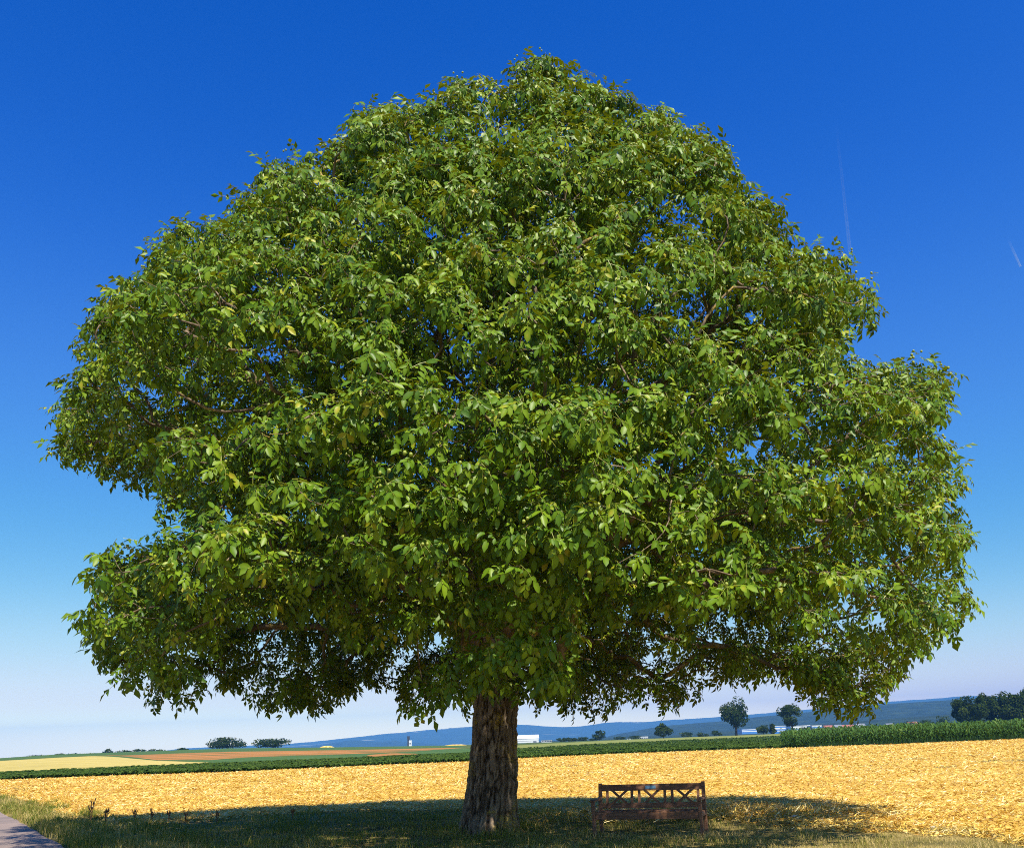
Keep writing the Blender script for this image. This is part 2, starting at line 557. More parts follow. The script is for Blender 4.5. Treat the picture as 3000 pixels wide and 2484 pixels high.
# ------------------------------------------------------------------ hills
def hill_ridge(name, mat, crest, depth0, depth, seed, rough=0.06):
    """crest: list of (slope u, height m) at distance depth0; a real ridge with front and back flanks"""
    u = np.linspace(crest[0][0], crest[-1][0], 260)
    hc = np.interp(u, [c[0] for c in crest], [c[1] for c in crest])
    k = np.exp(-np.linspace(-2, 2, 9) ** 2)
    hc = np.convolve(np.pad(hc, 4, 'edge'), k / k.sum(), 'valid')
    t = np.linspace(-1, 1, 45)
    Yg = depth0 + depth * t
    X = u[None, :] * depth0 * np.ones((45, 1)) + 0 * t[:, None]
    Yy = np.repeat(Yg[:, None], 260, 1)
    prof = np.clip(np.cos(t * math.pi / 2), 0, 1) ** 1.1
    Z = -16 + (hc[None, :] + 16) * prof[:, None] * (1 + rough * 2 * (fbm(X / 420, Yy / 420, 0, seed, 4) - 0.5))
    Z = Z + depth0 * 0.0011 * (fbm(X / (depth0 * 0.008), Yy / (depth0 * 0.008), 0, seed + 9, 3) - 0.5) * prof[:, None]
    i = np.arange(44)[:, None] * 260
    j = np.arange(259)[None, :]
    q = np.stack([i + j, i + j + 1, i + 260 + j + 1, i + 260 + j], -1).reshape(-1, 4)
    return link(name, make_mesh(name, np.stack([X, Yy, Z], -1), q, mat, smooth=True), kind='structure')


M_forest = noise_mat('wooded_hill', [(0.3, (0.014, 0.030, 0.012)), (0.6, (0.026, 0.048, 0.018)), (0.8, (0.045, 0.07, 0.025))], 0.012, 8, 0.95, (0.03, 1.0, 12))
M_forest2 = noise_mat('wooded_slope', [(0.35, (0.010, 0.022, 0.010)), (0.55, (0.022, 0.040, 0.016)), (0.75, (0.042, 0.062, 0.024))], 0.02, 8, 0.95, (0.04, 1.0, 10))
for _m in (M_forest,):
    nt = _m.node_tree
    p = nt.nodes['Principled BSDF']
    src = p.inputs['Base Color'].links[0].from_socket
    f = noise_node(nt, 0.0022, 3, objco(nt, (0.6, 1.4, 4)))
    nt.links.new(mixc(nt, ramp(nt, f, [(0.63, (0, 0, 0)), (0.67, (0.8, 0.8, 0.8))]), src, (0.34, 0.30, 0.14)), p.inputs['Base Color'])
# heights: metres above the camera's eye level at that distance
hill_ridge('hills', M_forest, [(-0.50, -10), (-0.42, -5), (-0.375, 12), (-0.345, 37), (-0.32, 42), (-0.241, 43), (-0.211, 55), (-0.181, 75), (-0.146, 98), (-0.124, 106), (-0.061, 135), (-0.02, 150), (0.009, 135), (0.024, 112), (0.058, 100), (0.084, 131), (0.096, 133), (0.124, 117), (0.149, 132), (0.206, 143), (0.269, 167), (0.365, 216), (0.454, 247), (0.478, 232), (0.515, 195), (0.60, 180), (0.72, 150), (0.85, 60)], 9000.0, 1600, 41, 0.02)
hill_ridge('wooded_hills', M_forest2, [(0.03, -18), (0.07, -12), (0.095, 9), (0.138, 30), (0.163, 35), (0.203, 40), (0.229, 48), (0.286, 59), (0.365, 77), (0.448, 83), (0.515, 79), (0.65, 60), (0.8, 20)], 3400.0, 900, 52, 0.02)
hill_ridge('low_hills', M_forest2, [(-0.26, -14), (-0.226, 9), (-0.203, 19), (-0.176, 43), (-0.146, 24), (-0.134, 28), (-0.086, -6), (-0.05, -14)], 6400.0, 800, 63, 0.02)
hill_ridge('wooded_rise', M_forest2, [(-0.02, -8), (0.013, -1.5), (0.088, -0.3), (0.187, 2.2), (0.3, 11.8), (0.378, 17), (0.445, 22), (0.513, 25.5), (0.7, 15)], 2000.0, 330, 71, 0.02)


# ------------------------------------------------------------------ the walnut tree
AX, AY = -0.6, 18.8
TB = np.array([-0.73, 18.8, 0.0])                     # foot of the trunk
TB[2] = float(terrain(TB[0], TB[1])) - 0.05
RIGHT = np.array([(1.7, 6.9), (2.4, 7.9), (3.0, 8.9), (4.2, 9.6), (5.4, 9.8), (6.6, 10.1), (7.8, 9.9), (8.2, 10.2), (8.6, 9.9), (9.0, 8.0), (9.4, 7.3), (10.0, 8.4), (11.0, 8.4), (11.7, 8.1), (12.3, 7.6), (13.3, 6.9), (14.8, 5.8), (16.0, 4.2), (16.8, 3.1), (17.5, 1.9)])
LEFT = np.array([(2.0, 6.3), (2.2, 6.8), (2.9, 7.5), (3.5, 8.0), (4.2, 8.2), (5.0, 8.1), (5.5, 7.2), (6.0, 5.2), (6.8, 5.2), (7.3, 8.2), (7.7, 9.8), (9.1, 9.3), (10.4, 9.0), (11.5, 8.6), (11.8, 7.8), (12.8, 7.6), (13.3, 6.9), (14.0, 5.8), (14.8, 5.0), (15.6, 3.4), (16.4, 2.6), (17.1, 0.9), (17.5, 0.5)])
FRONT = np.array([(2.0, 7.6), (4.0, 8.6), (6.0, 8.5), (8.0, 7.6), (10.0, 6.4), (12.0, 5.0), (14.0, 3.5), (16.0, 1.8), (17.4, 0.6)])
BACK = np.array([(2.0, 6.6), (5.0, 6.4), (8.0, 5.2), (11.0, 3.8), (14.0, 2.4), (16.5, 1.3), (17.4, 0.7)])


def crown_radius(phi, z):
    c, s = np.cos(phi), np.sin(phi)
    side = np.where(c > 0, np.interp(z, RIGHT[:, 0], RIGHT[:, 1]), np.interp(z, LEFT[:, 0], LEFT[:, 1]))
    fb = np.where(s < 0, np.interp(z, FRONT[:, 0], FRONT[:, 1]), np.interp(z, BACK[:, 0], BACK[:, 1]))
    r = 1 / np.sqrt(c * c / np.maximum(side - np.where(c > 0, -0.2, -0.2) - 0.4 * sstep(12, 14, z), 0.3) ** 2 + s * s / np.maximum(fb - 0.25, 0.3) ** 2)
    w = np.abs(s) ** 0.7
    return r * (1 + 0.22 * w * (fbm(np.cos(phi) * 2 + 5, np.sin(phi) * 2 + 5, z / 2.6, 77, 2) - 0.5))


# the crown's measured outline: slopes (z - eye) / y against x / y, right side, left side and lower edge
OUT_R = np.array([(0.0055, 0.3547), (0.0239, 0.3742), (0.0383, 0.3776), (0.0422, 0.4034), (0.0567, 0.4085), (0.0751, 0.4474), (0.1092, 0.4796), (0.1398, 0.4881), (0.1663, 0.4802), (0.2032, 0.4952), (0.2359, 0.4989), (0.2687, 0.5172), (0.2861, 0.5086), (0.3213, 0.4933), (0.3444, 0.5032), (0.3615, 0.522), (0.3948, 0.5183), (0.4062, 0.495), (0.4107, 0.4277), (0.4211, 0.3981), (0.4335, 0.4), (0.4386, 0.4266), (0.4537, 0.4433), (0.5016, 0.4454), (0.5283, 0.4321), (0.5483, 0.4294), (0.5688, 0.388), (0.5713, 0.3587), (0.5993, 0.3415), (0.6235, 0.3385), (0.6279, 0.318), (0.6711, 0.2957), (0.7075, 0.2875), (0.7544, 0.227), (0.7782, 0.1977), (0.8111, 0.1433), (0.8356, 0.113), (0.8568, 0.0758), (0.862, 0.05)])
OUT_L = np.array([(0.0519, -0.4226), (0.0696, -0.4408), (0.1026, -0.4614), (0.1385, -0.4717), (0.1666, -0.4608), (0.196, -0.471), (0.2278, -0.4569), (0.2364, -0.3933), (0.2455, -0.3726), (0.2581, -0.3844), (0.2814, -0.4109), (0.2879, -0.4334), (0.3009, -0.4758), (0.3147, -0.5077), (0.3234, -0.5407), (0.3609, -0.53), (0.4088, -0.5304), (0.4322, -0.5019), (0.4703, -0.5196), (0.4953, -0.5121), (0.5302, -0.4956), (0.5515, -0.4536), (0.5981, -0.448), (0.6273, -0.4097), (0.6284, -0.3524), (0.6597, -0.3515), (0.6725, -0.3187), (0.7039, -0.302), (0.7171, -0.2717), (0.7335, -0.2289), (0.7511, -0.2094), (0.7912, -0.1833), (0.7917, -0.1107), (0.805, -0.0663), (0.8315, -0.0564), (0.8464, 0.0111), (0.858, 0.0501)])
OUT_B = np.array(sorted([(-0.4671, 0.1079), (-0.4395, 0.0671), (-0.4225, 0.0509), (-0.3737, 0.042), (-0.3393, 0.0548), (-0.3143, 0.0588), (-0.2919, 0.0668), (-0.2831, 0.046), (-0.237, 0.0324), (-0.1969, 0.0343), (-0.1847, 0.0533), (-0.1644, 0.0501), (-0.1418, 0.0664), (-0.1300, 0.0487), (-0.1263, 0.0128), (-0.1063, 0.0121), (-0.0613, 0.0129), (0.0009, 0.0083), (0.0436, 0.014), (0.0836, 0.0135), (0.1095, 0.026), (0.1339, 0.018), (0.1494, 0.0117), (0.1632, 0.0362), (0.2111, 0.0369), (0.2284, 0.0558), (0.2785, 0.0515), (0.285, 0.0246), (0.3132, 0.0117), (0.3419, 0.0036), (0.3727, 0.024), (0.375, 0.0458), (0.4037, 0.0437), (0.4447, 0.0742), (0.4831, 0.1142)]))


def within_crown(p, m):
    """True where a point lies m metres or more inside the measured outline"""
    y = p[..., 1]
    u, t = p[..., 0] / y, (p[..., 2] - CAM_H) / y
    k = m / y
    ok = t + k < 0.862
    for d in (-1.0, 0.0, 1.0):
        tt = t + d * k
        ok = ok & (u + k * (1 - 0.5 * abs(d)) < np.interp(tt, OUT_R[:, 0], OUT_R[:, 1])) & (u - k * (1 - 0.5 * abs(d)) > np.interp(tt, OUT_L[:, 0], OUT_L[:, 1]))
    return ok & (t - 0.7 * k > np.interp(u, OUT_B[:, 0], OUT_B[:, 1]))


def crown_floor(phi):
    c, s = np.cos(phi), np.sin(phi)
    f = np.where(c > 0, 2.35, 2.75) * np.abs(c) + np.where(s < 0, 3.7, 2.7) * np.abs(s)
    f = f / (np.abs(c) + np.abs(s))
    return f - 0.35 + 0.9 * (fbm(c * 3, s * 3, 0, 31, 2) - 0.5)


def build_lobes():
    C, Rr = [], []
    tries = 0
    while tries < 14000:
        tries += 1
        z = U(2.2, 17.3)
        phi = U(-math.pi, math.pi)
        R = float(crown_radius(phi, z))
        if U(0, 1) > (R / 10.2) ** 0.6:
            continue
        lr = U(0.7, 1.2) * (0.75 + 0.25 * min(1, R / 5))
        if z - 0.5 * lr < float(crown_floor(phi)) or z + 0.75 * lr > 17.7:
            continue
        depth = abs(rng.normal(0, 0.35))
        rr = max(0.1, R - lr * 0.85 - depth)
        c = np.array([AX + rr * math.cos(phi) + (0.75 + 1.0 * sstep(14, 17, z)) * sstep(12, 17, z), AY + rr * math.sin(phi), z])
        if C and np.min(np.linalg.norm(np.array(C) - c, axis=1)) < 1.08:
            continue
        C.append(c)
        Rr.append(lr)
    # underside and inner foliage
    k = 0
    while k < 190:
        phi = U(-math.pi, math.pi)
        q = U(0.2, 0.8)
        z = U(4.5, 15.8)
        rr = q * float(crown_radius(phi, z))
        c = np.array([AX + rr * math.cos(phi), AY + rr * math.sin(phi), z])
        if np.min(np.linalg.norm(np.array(C) - c, axis=1)) < 1.0:
            continue
        C.append(c)
        Rr.append(U(0.6, 0.95))
        k += 1
    k = 0
    while k < 140:                                     # low foliage round and behind the trunk
        phi = U(-math.pi, math.pi)
        rr = 1.6 + 5.0 * math.sqrt(U(0, 1))
        z = U(2.5, 6.2)
        if math.sin(phi) < -0.25 and z < 3.15 + 0.06 * rr:
            continue
        c = np.array([AX + rr * math.cos(phi), AY + rr * math.sin(phi), z])
        if np.min(np.linalg.norm(np.array(C) - c, axis=1)) < 0.8:
            continue
        C.append(c)
        Rr.append(U(0.55, 0.85))
        k += 1
    for h in HANGING:
        C.append(np.array(h[:3]))
        Rr.append(h[3])
    C, Rr = np.array(C), np.array(Rr)
    ok = within_crown(C, 0.1)
    return C[ok], Rr[ok]


# single boughs that stand out: (x, y, z, radius)
HANGING = [(0.1, 12.0, 3.55, 0.7), (-0.25, 12.3, 2.75, 0.5), (0.25, 12.6, 2.55, 0.42), (0.35, 12.3, 3.0, 0.5), (-0.75, 12.9, 2.55, 0.42),
           (-1.5, 14.2, 2.35, 0.42), (-1.95, 14.6, 2.1, 0.36), (0.2, 11.8, 4.2, 0.75), (-0.1, 12.2, 4.7, 0.7), (0.75, 15.6, 2.6, 0.45),
           (-1.9, 13.5, 3.4, 0.6), (-2.6, 13.6, 3.6, 0.6), (-1.2, 13.4, 3.5, 0.55), (-1.9, 13.2, 4.0, 0.6), (-3.3, 14.0, 3.7, 0.6), (1.5, 13.5, 3.6, 0.6), (2.1, 13.6, 3.7, 0.6), (1.2, 13.3, 4.1, 0.6), (2.8, 14.0, 3.9, 0.6),
           (-0.95, 16.4, 2.6, 0.45), (-0.25, 16.2, 2.55, 0.42), (0.5, 16.6, 2.65, 0.45), (-0.5, 15.4, 2.75, 0.5), (0.1, 15.8, 2.85, 0.5),
           (1.4, 19.5, 2.6, 0.7), (2.6, 19.0, 2.45, 0.65), (3.2, 18.8, 2.15, 0.5),
           (5.4, 18.2, 2.5, 0.9), (6.1, 18.0, 2.1, 0.7), (5.7, 18.0, 1.85, 0.5), (6.7, 18.4, 2.75, 0.8), (7.3, 18.6, 2.6, 0.5),
           (-6.4, 18.4, 2.9, 0.7), (-5.6, 18.2, 2.75, 0.6), (-4.0, 18.5, 2.7, 0.7), (-3.3, 18.6, 2.55, 0.6), (-7.3, 18.6, 3.6, 0.8),
           (-8.6, 18.6, 7.75, 0.65), (-8.9, 18.5, 8.3, 0.6), (8.8, 18.6, 9.05, 0.6), (9.0, 18.6, 8.5, 0.6), (8.1, 18.5, 10.2, 0.6),
           (-2.6, 18.7, 15.7, 0.7), (-1.7, 18.7, 16.2, 0.7), (-3.4, 18.7, 15.0, 0.7), (0.7, 18.8, 17.1, 0.6), (1.2, 18.7, 16.9, 0.7)]
LC, LR = build_lobes()


def build_shoots():
    P, S = [], []
    for c, r in zip(LC, LR):
        o = np.array([c[0] - AX, c[1] - AY, 0.0])
        rad = np.linalg.norm(o)
        o = o / max(rad, 0.3)
        o[2] = 0.55 + 0.6 * sstep(9, 16, c[2])
        o = o / np.linalg.norm(o)
        n = int((23 + 5 * sstep(8, 12, c[2])) * r * r) + 5
        v = norm(rng.normal(size=(n * 4, 3)))
        v = v[v @ o > -0.30][:n]
        p = c + v * np.array([r, r, r * 0.72]) * U(0.62, 1.12, (len(v), 1))
        s = norm(v * 0.8 + o * 0.5 + np.array([0, 0, -0.1]) + rng.normal(0, 0.2, v.shape))
        P.append(p)
        S.append(s)
    return np.concatenate(P), np.concatenate(S)


SP, SD = build_shoots()
keep = (SP[:, 2] > 1.7) & ((SP[:, 1] < 18.9) | (SP[:, 0] < 7.3 + 0.30 * SP[:, 2])) & within_crown(SP, 1.1 * np.clip(fbm(SP[:, 0] * 0.75, SP[:, 1] * 0.75, SP[:, 2] * 0.75, 88, 2) - 0.45, -0.08, 1) + np.abs(rng.normal(0, 0.10, len(SP))))
SP, SD = SP[keep], SD[keep]

LIMBS = [((0.0, 0.0, 3.1), (-0.06, 0.06, 8.0), (0.5, 0.1, 15.5), 0.27, 0.05),
         ((0.15, 0.0, 2.95), (1.12, -0.19, 7.1), (6.6, -0.4, 10.6), 0.25, 0.05),
         ((-0.14, 0.0, 3.05), (-0.99, -0.06, 6.9), (-6.6, -0.2, 9.6), 0.24, 0.05),
         ((0.17, -0.07, 2.75), (1.61, -0.37, 6.1), (7.6, -0.6, 6.1), 0.22, 0.05),
         ((-0.17, -0.07, 2.85), (-1.49, -0.25, 5.9), (-6.2, -0.4, 5.4), 0.2, 0.05),
         ((0.08, -0.14, 2.95), (0.87, -1.49, 6.9), (3.6, -6.0, 7.1), 0.2, 0.045),
         ((-0.1, -0.14, 2.95), (-0.93, -1.49, 6.7), (-3.6, -6.2, 6.7), 0.2, 0.045),
         ((0.0, -0.17, 2.85), (-0.19, -1.86, 6.1), (0.6, -6.6, 5.4), 0.17, 0.045),
         ((0.0, 0.14, 3.05), (0.19, 1.49, 6.1), (0.4, 6.6, 7.2), 0.2, 0.045),
         ((0.1, 0.14, 2.95), (1.24, 1.36, 6.5), (5.2, 5.2, 6.7), 0.19, 0.045),
         ((-0.1, 0.14, 2.95), (-1.24, 1.36, 6.5), (-5.2, 5.2, 6.7), 0.19, 0.045),
         ((-0.07, -0.07, 3.35), (-0.74, -0.5, 8.5), (-3.2, -2.2, 11.8), 0.18, 0.045),
         ((0.07, -0.07, 3.35), (0.81, -0.5, 8.5), (3.6, -2.0, 11.6), 0.18, 0.045)]


def bezier(a, b, c, n):
    t = np.linspace(0, 1, n)[:, None]
    p = (1 - t) ** 2 * np.array(a) + 2 * t * (1 - t) * np.array(b) + t * t * np.array(c)
    w = np.minimum(t * 3, 1)
    s = p * 0.9
    j = np.stack([fbm(s[:, 0], s[:, 1], s[:, 2], k, 3) - 0.5 for k in (101, 102, 103)], -1)
    return p + w * j * 0.7


def build_skeleton():
    """limbs first, then every shoot joins the nearest wood (short total path preferred)"""
    top = np.array([-0.55, 18.8, 0.0])
    shrink = np.array([0.92, 0.92, 1.0])
    nodes, par, path, limb_id = [np.array([-0.55, 18.8, 3.0])], [-1], [0.0], [-1]
    limb_paths = []
    for k, (a, b, c, r0, r1) in enumerate(LIMBS):
        L = np.linalg.norm(np.array(c) - np.array(a))
        p = bezier(a, b, np.array(c) * shrink, int(L / 0.45) + 4) + top
        limb_paths.append((p, np.interp(np.linspace(0, 1, len(p)), [0, 0.12, 0.8, 1], [r0 * 1.25, r0, r1 * 1.5, 0.018])))
        prev = 0
        for i in range(3, len(p)):
            nodes.append(p[i])
            par.append(prev)
            path.append(path[prev] + np.linalg.norm(p[i] - nodes[prev]))
            limb_id.append(k)
            prev = len(nodes) - 1
    n0 = len(nodes)
    inner = LC + rng.normal(0, 0.1, LC.shape)
    back = np.array([AX, AY, 0]) - inner
    back[:, 2] = -0.15 * np.abs(inner[:, 2] - 5)
    inner = inner + norm(back) * 0.35
    T = np.concatenate([inner, SP - SD * 0.16])
    n1 = len(T)
    A = np.concatenate([np.array(nodes), T])
    par = np.concatenate([np.array(par), np.full(n1, -1)])
    pl = np.concatenate([np.array(path), np.zeros(n1)])
    bf = 0.35
    best = np.full(n1, np.inf)
    bp = np.zeros(n1, int)
    for s in range(0, n1, 400):
        d = np.linalg.norm(T[s:s + 400, None, :] - A[None, :n0, :], axis=2) + bf * pl[None, :n0]
        k = d.argmin(1)
        best[s:s + 400] = d[np.arange(len(k)), k]
        bp[s:s + 400] = k
    done = np.zeros(n1, bool)
    order = []
    for _ in range(n1):
        i = int(np.argmin(best))
        par[n0 + i] = bp[i]
        dd = np.linalg.norm(T - T[i], axis=1)
        pl[n0 + i] = pl[bp[i]] + np.linalg.norm(T[i] - A[bp[i]])
        done[i] = True
        order.append(n0 + i)
        best[i] = np.inf
        c = dd + bf * pl[n0 + i]
        m = (c < best) & ~done
        best[m] = c[m]
        bp[m] = n0 + i
    cnt = np.ones(len(A))
    for i in order[::-1]:
        cnt[par[i]] += cnt[i]
    for i in range(n0 - 1, 0, -1):
        cnt[par[i]] += cnt[i]
    node = 1
    for k, (p, r) in enumerate(limb_paths):                # a limb is never thinner than what grows from it
        m = len(p) - 3
        r[3:] = np.maximum(r[3:], np.minimum(0.2, 0.0052 * np.sqrt(cnt[node:node + m])))
        r[:3] = np.maximum(r[:3], r[3])
        node += m
    return A, par, cnt, n0, order, limb_paths


def tree_part(name, me, kind=None, label=None):
    return link(name, me, tree_root, kind=kind, label=label)


tree_root = link('walnut_tree', None, None, loc=tuple(TB), label='huge broad walnut tree with dense green domed crown in the middle', cat='tree')


def build_trunk():
    na, nz = 190, 220
    a = np.arange(na) * 2 * math.pi / na
    z = np.linspace(0, 3.5, nz)
    A, Z = np.meshgrid(a, z)
    r = np.interp(Z, [0, 0.12, 0.35, 0.8, 1.5, 2.1, 2.6, 3.1, 3.5], [0.66, 0.58, 0.53, 0.50, 0.475, 0.455, 0.46, 0.43, 0.30])
    ca, sa = np.cos(A), np.sin(A)
    r = r * (1 + 0.10 * (fbm(ca * 1.3 + 3, sa * 1.3 + 3, Z * 0.7, 5) - 0.5) * 2)
    r = r + 0.10 * np.exp(-Z / 0.18) * np.maximum(0, np.cos(A * 5 + 0.7)) + 0.05 * np.exp(-((Z - 2.25) / 0.12) ** 2 - ((np.mod(A - 4.9 + math.pi, 2 * math.pi) - math.pi) / 0.25) ** 2)
    wob = 0.35 * (fbm(ca * 2.5, sa * 2.5, Z * 1.6, 8) - 0.5)
    k = 10.5
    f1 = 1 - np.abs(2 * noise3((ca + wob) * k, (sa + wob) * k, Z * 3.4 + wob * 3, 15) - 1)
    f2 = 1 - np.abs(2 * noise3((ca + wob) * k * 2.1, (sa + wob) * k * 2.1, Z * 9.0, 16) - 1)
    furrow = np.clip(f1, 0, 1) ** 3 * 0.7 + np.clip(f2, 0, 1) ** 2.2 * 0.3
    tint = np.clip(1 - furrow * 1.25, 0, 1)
    r = r - 0.085 * furrow + 0.012 * (fbm(ca * 18, sa * 18, Z * 18, 18) - 0.5)
    cx = 0.24 * sstep(0, 2.6, Z) + 0.03 * np.sin(Z * 2.2)
    X, Yy = cx + r * ca, 0.0 + r * sa
    v = np.stack([X, Yy, Z], -1).reshape(-1, 3)
    i = np.arange(nz - 1)[:, None] * na
    j = np.arange(na)[None, :]
    kk = (j + 1) % na
    q = np.stack([i + j, i + kk, i + na + kk, i + na + j], -1).reshape(-1, 4)
    v = np.concatenate([v, [[0.24, 0, 3.55]]])
    c = len(v) - 1
    b = (nz - 1) * na
    t = np.stack([b + np.arange(na), b + (np.arange(na) + 1) % na, np.full(na, c)], -1)
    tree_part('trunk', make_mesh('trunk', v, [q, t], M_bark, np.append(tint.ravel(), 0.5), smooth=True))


def build_wood():
    A, par, cnt, n0, order, limb_paths = build_skeleton()
    for p, r in limb_paths:
        f = np.linspace(0, len(p) - 1, len(p) * 3)
        pp = np.stack([np.interp(f, np.arange(len(p)), p[:, k]) for k in range(3)], -1)
        rr = np.interp(f, np.arange(len(p)), r)
        v, q = tubes([pp - TB], [rr], 14)
        d = fbm(v[:, 0] * 9, v[:, 1] * 9, v[:, 2] * 9, 55)
        cen = np.repeat(pp - TB, 14, 0)
        v = cen + (v - cen) * (0.82 + 0.36 * d)[:, None]
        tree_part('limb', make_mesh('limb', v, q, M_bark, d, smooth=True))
    # strands: follow the heaviest child
    kids = {}
    for i in order:
        kids.setdefault(int(par[i]), []).append(i)
    R = 0.0052 * np.sqrt(cnt)
    strands = []
    for i in order:
        p = int(par[i])
        main = max(kids[p], key=lambda c: cnt[c])
        if p >= n0 and main == i:
            continue
        s = [p, i]
        while s[-1] in kids:
            s.append(max(kids[s[-1]], key=lambda c: cnt[c]))
        strands.append(s)
    thick, thin = ([], []), ([], [])
    for s in strands:
        P = A[s] - TB
        r = R[s].copy()
        r[0] = min(r[0], r[1] * 1.15)
        r = np.minimum(r, 0.12)
        n = len(P)
        # smooth with a little wander
        f = np.linspace(0, n - 1, (n - 1) * 2 + 1)
        PP = np.stack([np.interp(f, np.arange(n), P[:, k]) for k in range(3)], -1)
        for _ in range(2):
            PP[1:-1] = 0.25 * PP[:-2] + 0.5 * PP[1:-1] + 0.25 * PP[2:]
        PP[1:-1] += rng.normal(0, 0.018, PP[1:-1].shape)
        rr = np.interp(f, np.arange(n), r)
        (thick if rr[0] > 0.025 else thin)[0].append(PP)
        (thick if rr[0] > 0.025 else thin)[1].append(rr)
    v1, q1 = tubes(*thick, 6)
    v2, q2 = tubes(*thin, 3)
    v = np.concatenate([v1, v2])
    tree_part('branches', make_mesh('branches', v, [q1, q2 + len(v1)], M_bark, fbm(v[:, 0] * 8, v[:, 1] * 8, v[:, 2] * 8, 9), smooth=True), kind='stuff')


def leaflet(base, d, up, L, W, curl, fold, coarse=False):
    """7 vertices, 6 triangles (coarse: 5 vertices, 4 triangles)"""
    d = d / np.linalg.norm(d)
    side = np.cross(d, up)
    side = side / np.linalg.norm(side)
    n = np.cross(side, d)
    def pt(t, w):
        return base + d * (L * t) + side * (W * w) + n * (L * (-curl * t * t) + abs(w) * W * fold)
    if coarse:
        return [pt(0, 0), pt(0.46, -0.46), pt(1.0, 0), pt(0.46, 0.46), pt(0.48, 0)]
    return [pt(0, 0), pt(0.30, -0.42), pt(0.68, -0.40), pt(1.0, 0), pt(0.68, 0.40), pt(0.30, 0.42), pt(0.48, 0)]


LEAFLET_F = np.array([(0, 6, 1), (1, 6, 2), (2, 6, 3), (0, 5, 6), (5, 4, 6), (4, 3, 6)])

LEAFLET_C = np.array([(0, 4, 1), (1, 4, 2), (0, 3, 4), (3, 2, 4)])


def leaf_template(seed, coarse=False):
    r = np.random.default_rng(seed)
    pairs = 2 if seed % 3 else 3
    Lr = r.uniform(0.22, 0.31)
    ts = np.linspace(0.38, 0.80, pairs) if pairs == 2 else np.linspace(0.25, 0.82, 3)
    rach = lambda t: np.array([Lr * t, 0.02 * math.sin(3 * t + seed), -0.28 * Lr * t * t])
    V, F, tint, mi = [], [], [], []
    def add(b, d, up, L, W):
        n = len(V)
        V.extend(leaflet(b, d, up, L, W, r.uniform(0.05, 0.32), r.uniform(0.15, 0.5), coarse))
        F.extend(((LEAFLET_C if coarse else LEAFLET_F) + n).tolist())
        t = r.uniform(-0.12, 0.12)
        tint.extend([t, t + .02, t - .02, t + .02, t + 0.16] if coarse else [t, t + .02, t + .02, t - .02, t + .02, t + .02, t + 0.16])
        mi.extend([0] * (4 if coarse else 6))
    for t in ts:
        sz = 0.75 + 0.35 * (t - ts[0]) / (ts[-1] - ts[0])
        for s in (-1, 1):
            L = 0.145 * sz * r.uniform(0.85, 1.15)
            d = np.array([0.55 + r.normal(0, 0.12), s * (0.8 + r.normal(0, 0.1)), -0.55 + r.normal(0, 0.25)])
            add(rach(t), d, np.array([0.25 + r.normal(0, .2), s * 0.15 + r.normal(0, 0.25), 1.0]), L, L * r.uniform(0.5, 0.6))
    L = 0.18 * r.uniform(0.85, 1.15)
    add(rach(1.0), np.array([1.0, r.normal(0, 0.2), -0.75 + r.normal(0, 0.2)]), np.array([0.4, r.normal(0, .3), 1.0]), L, L * r.uniform(0.5, 0.58))
    # leaf stalk: a thin bent ribbon
    n = len(V)
    w = 0.0032
    for t in ((0, 1.0) if coarse else (0, 0.5, 1.0)):
        V.extend([rach(t) + np.array([0, w, w]), rach(t) + np.array([0, -w, -w * 0.5])])
        tint.extend([0.3] * 2)
    for i in range(1 if coarse else 2):
        a = n + 2 * i
        F.extend([(a, a + 1, a + 3), (a, a + 3, a + 2)])
        mi.extend([1, 1])
    return np.array(V), np.array(F), np.array(tint), np.array(mi)


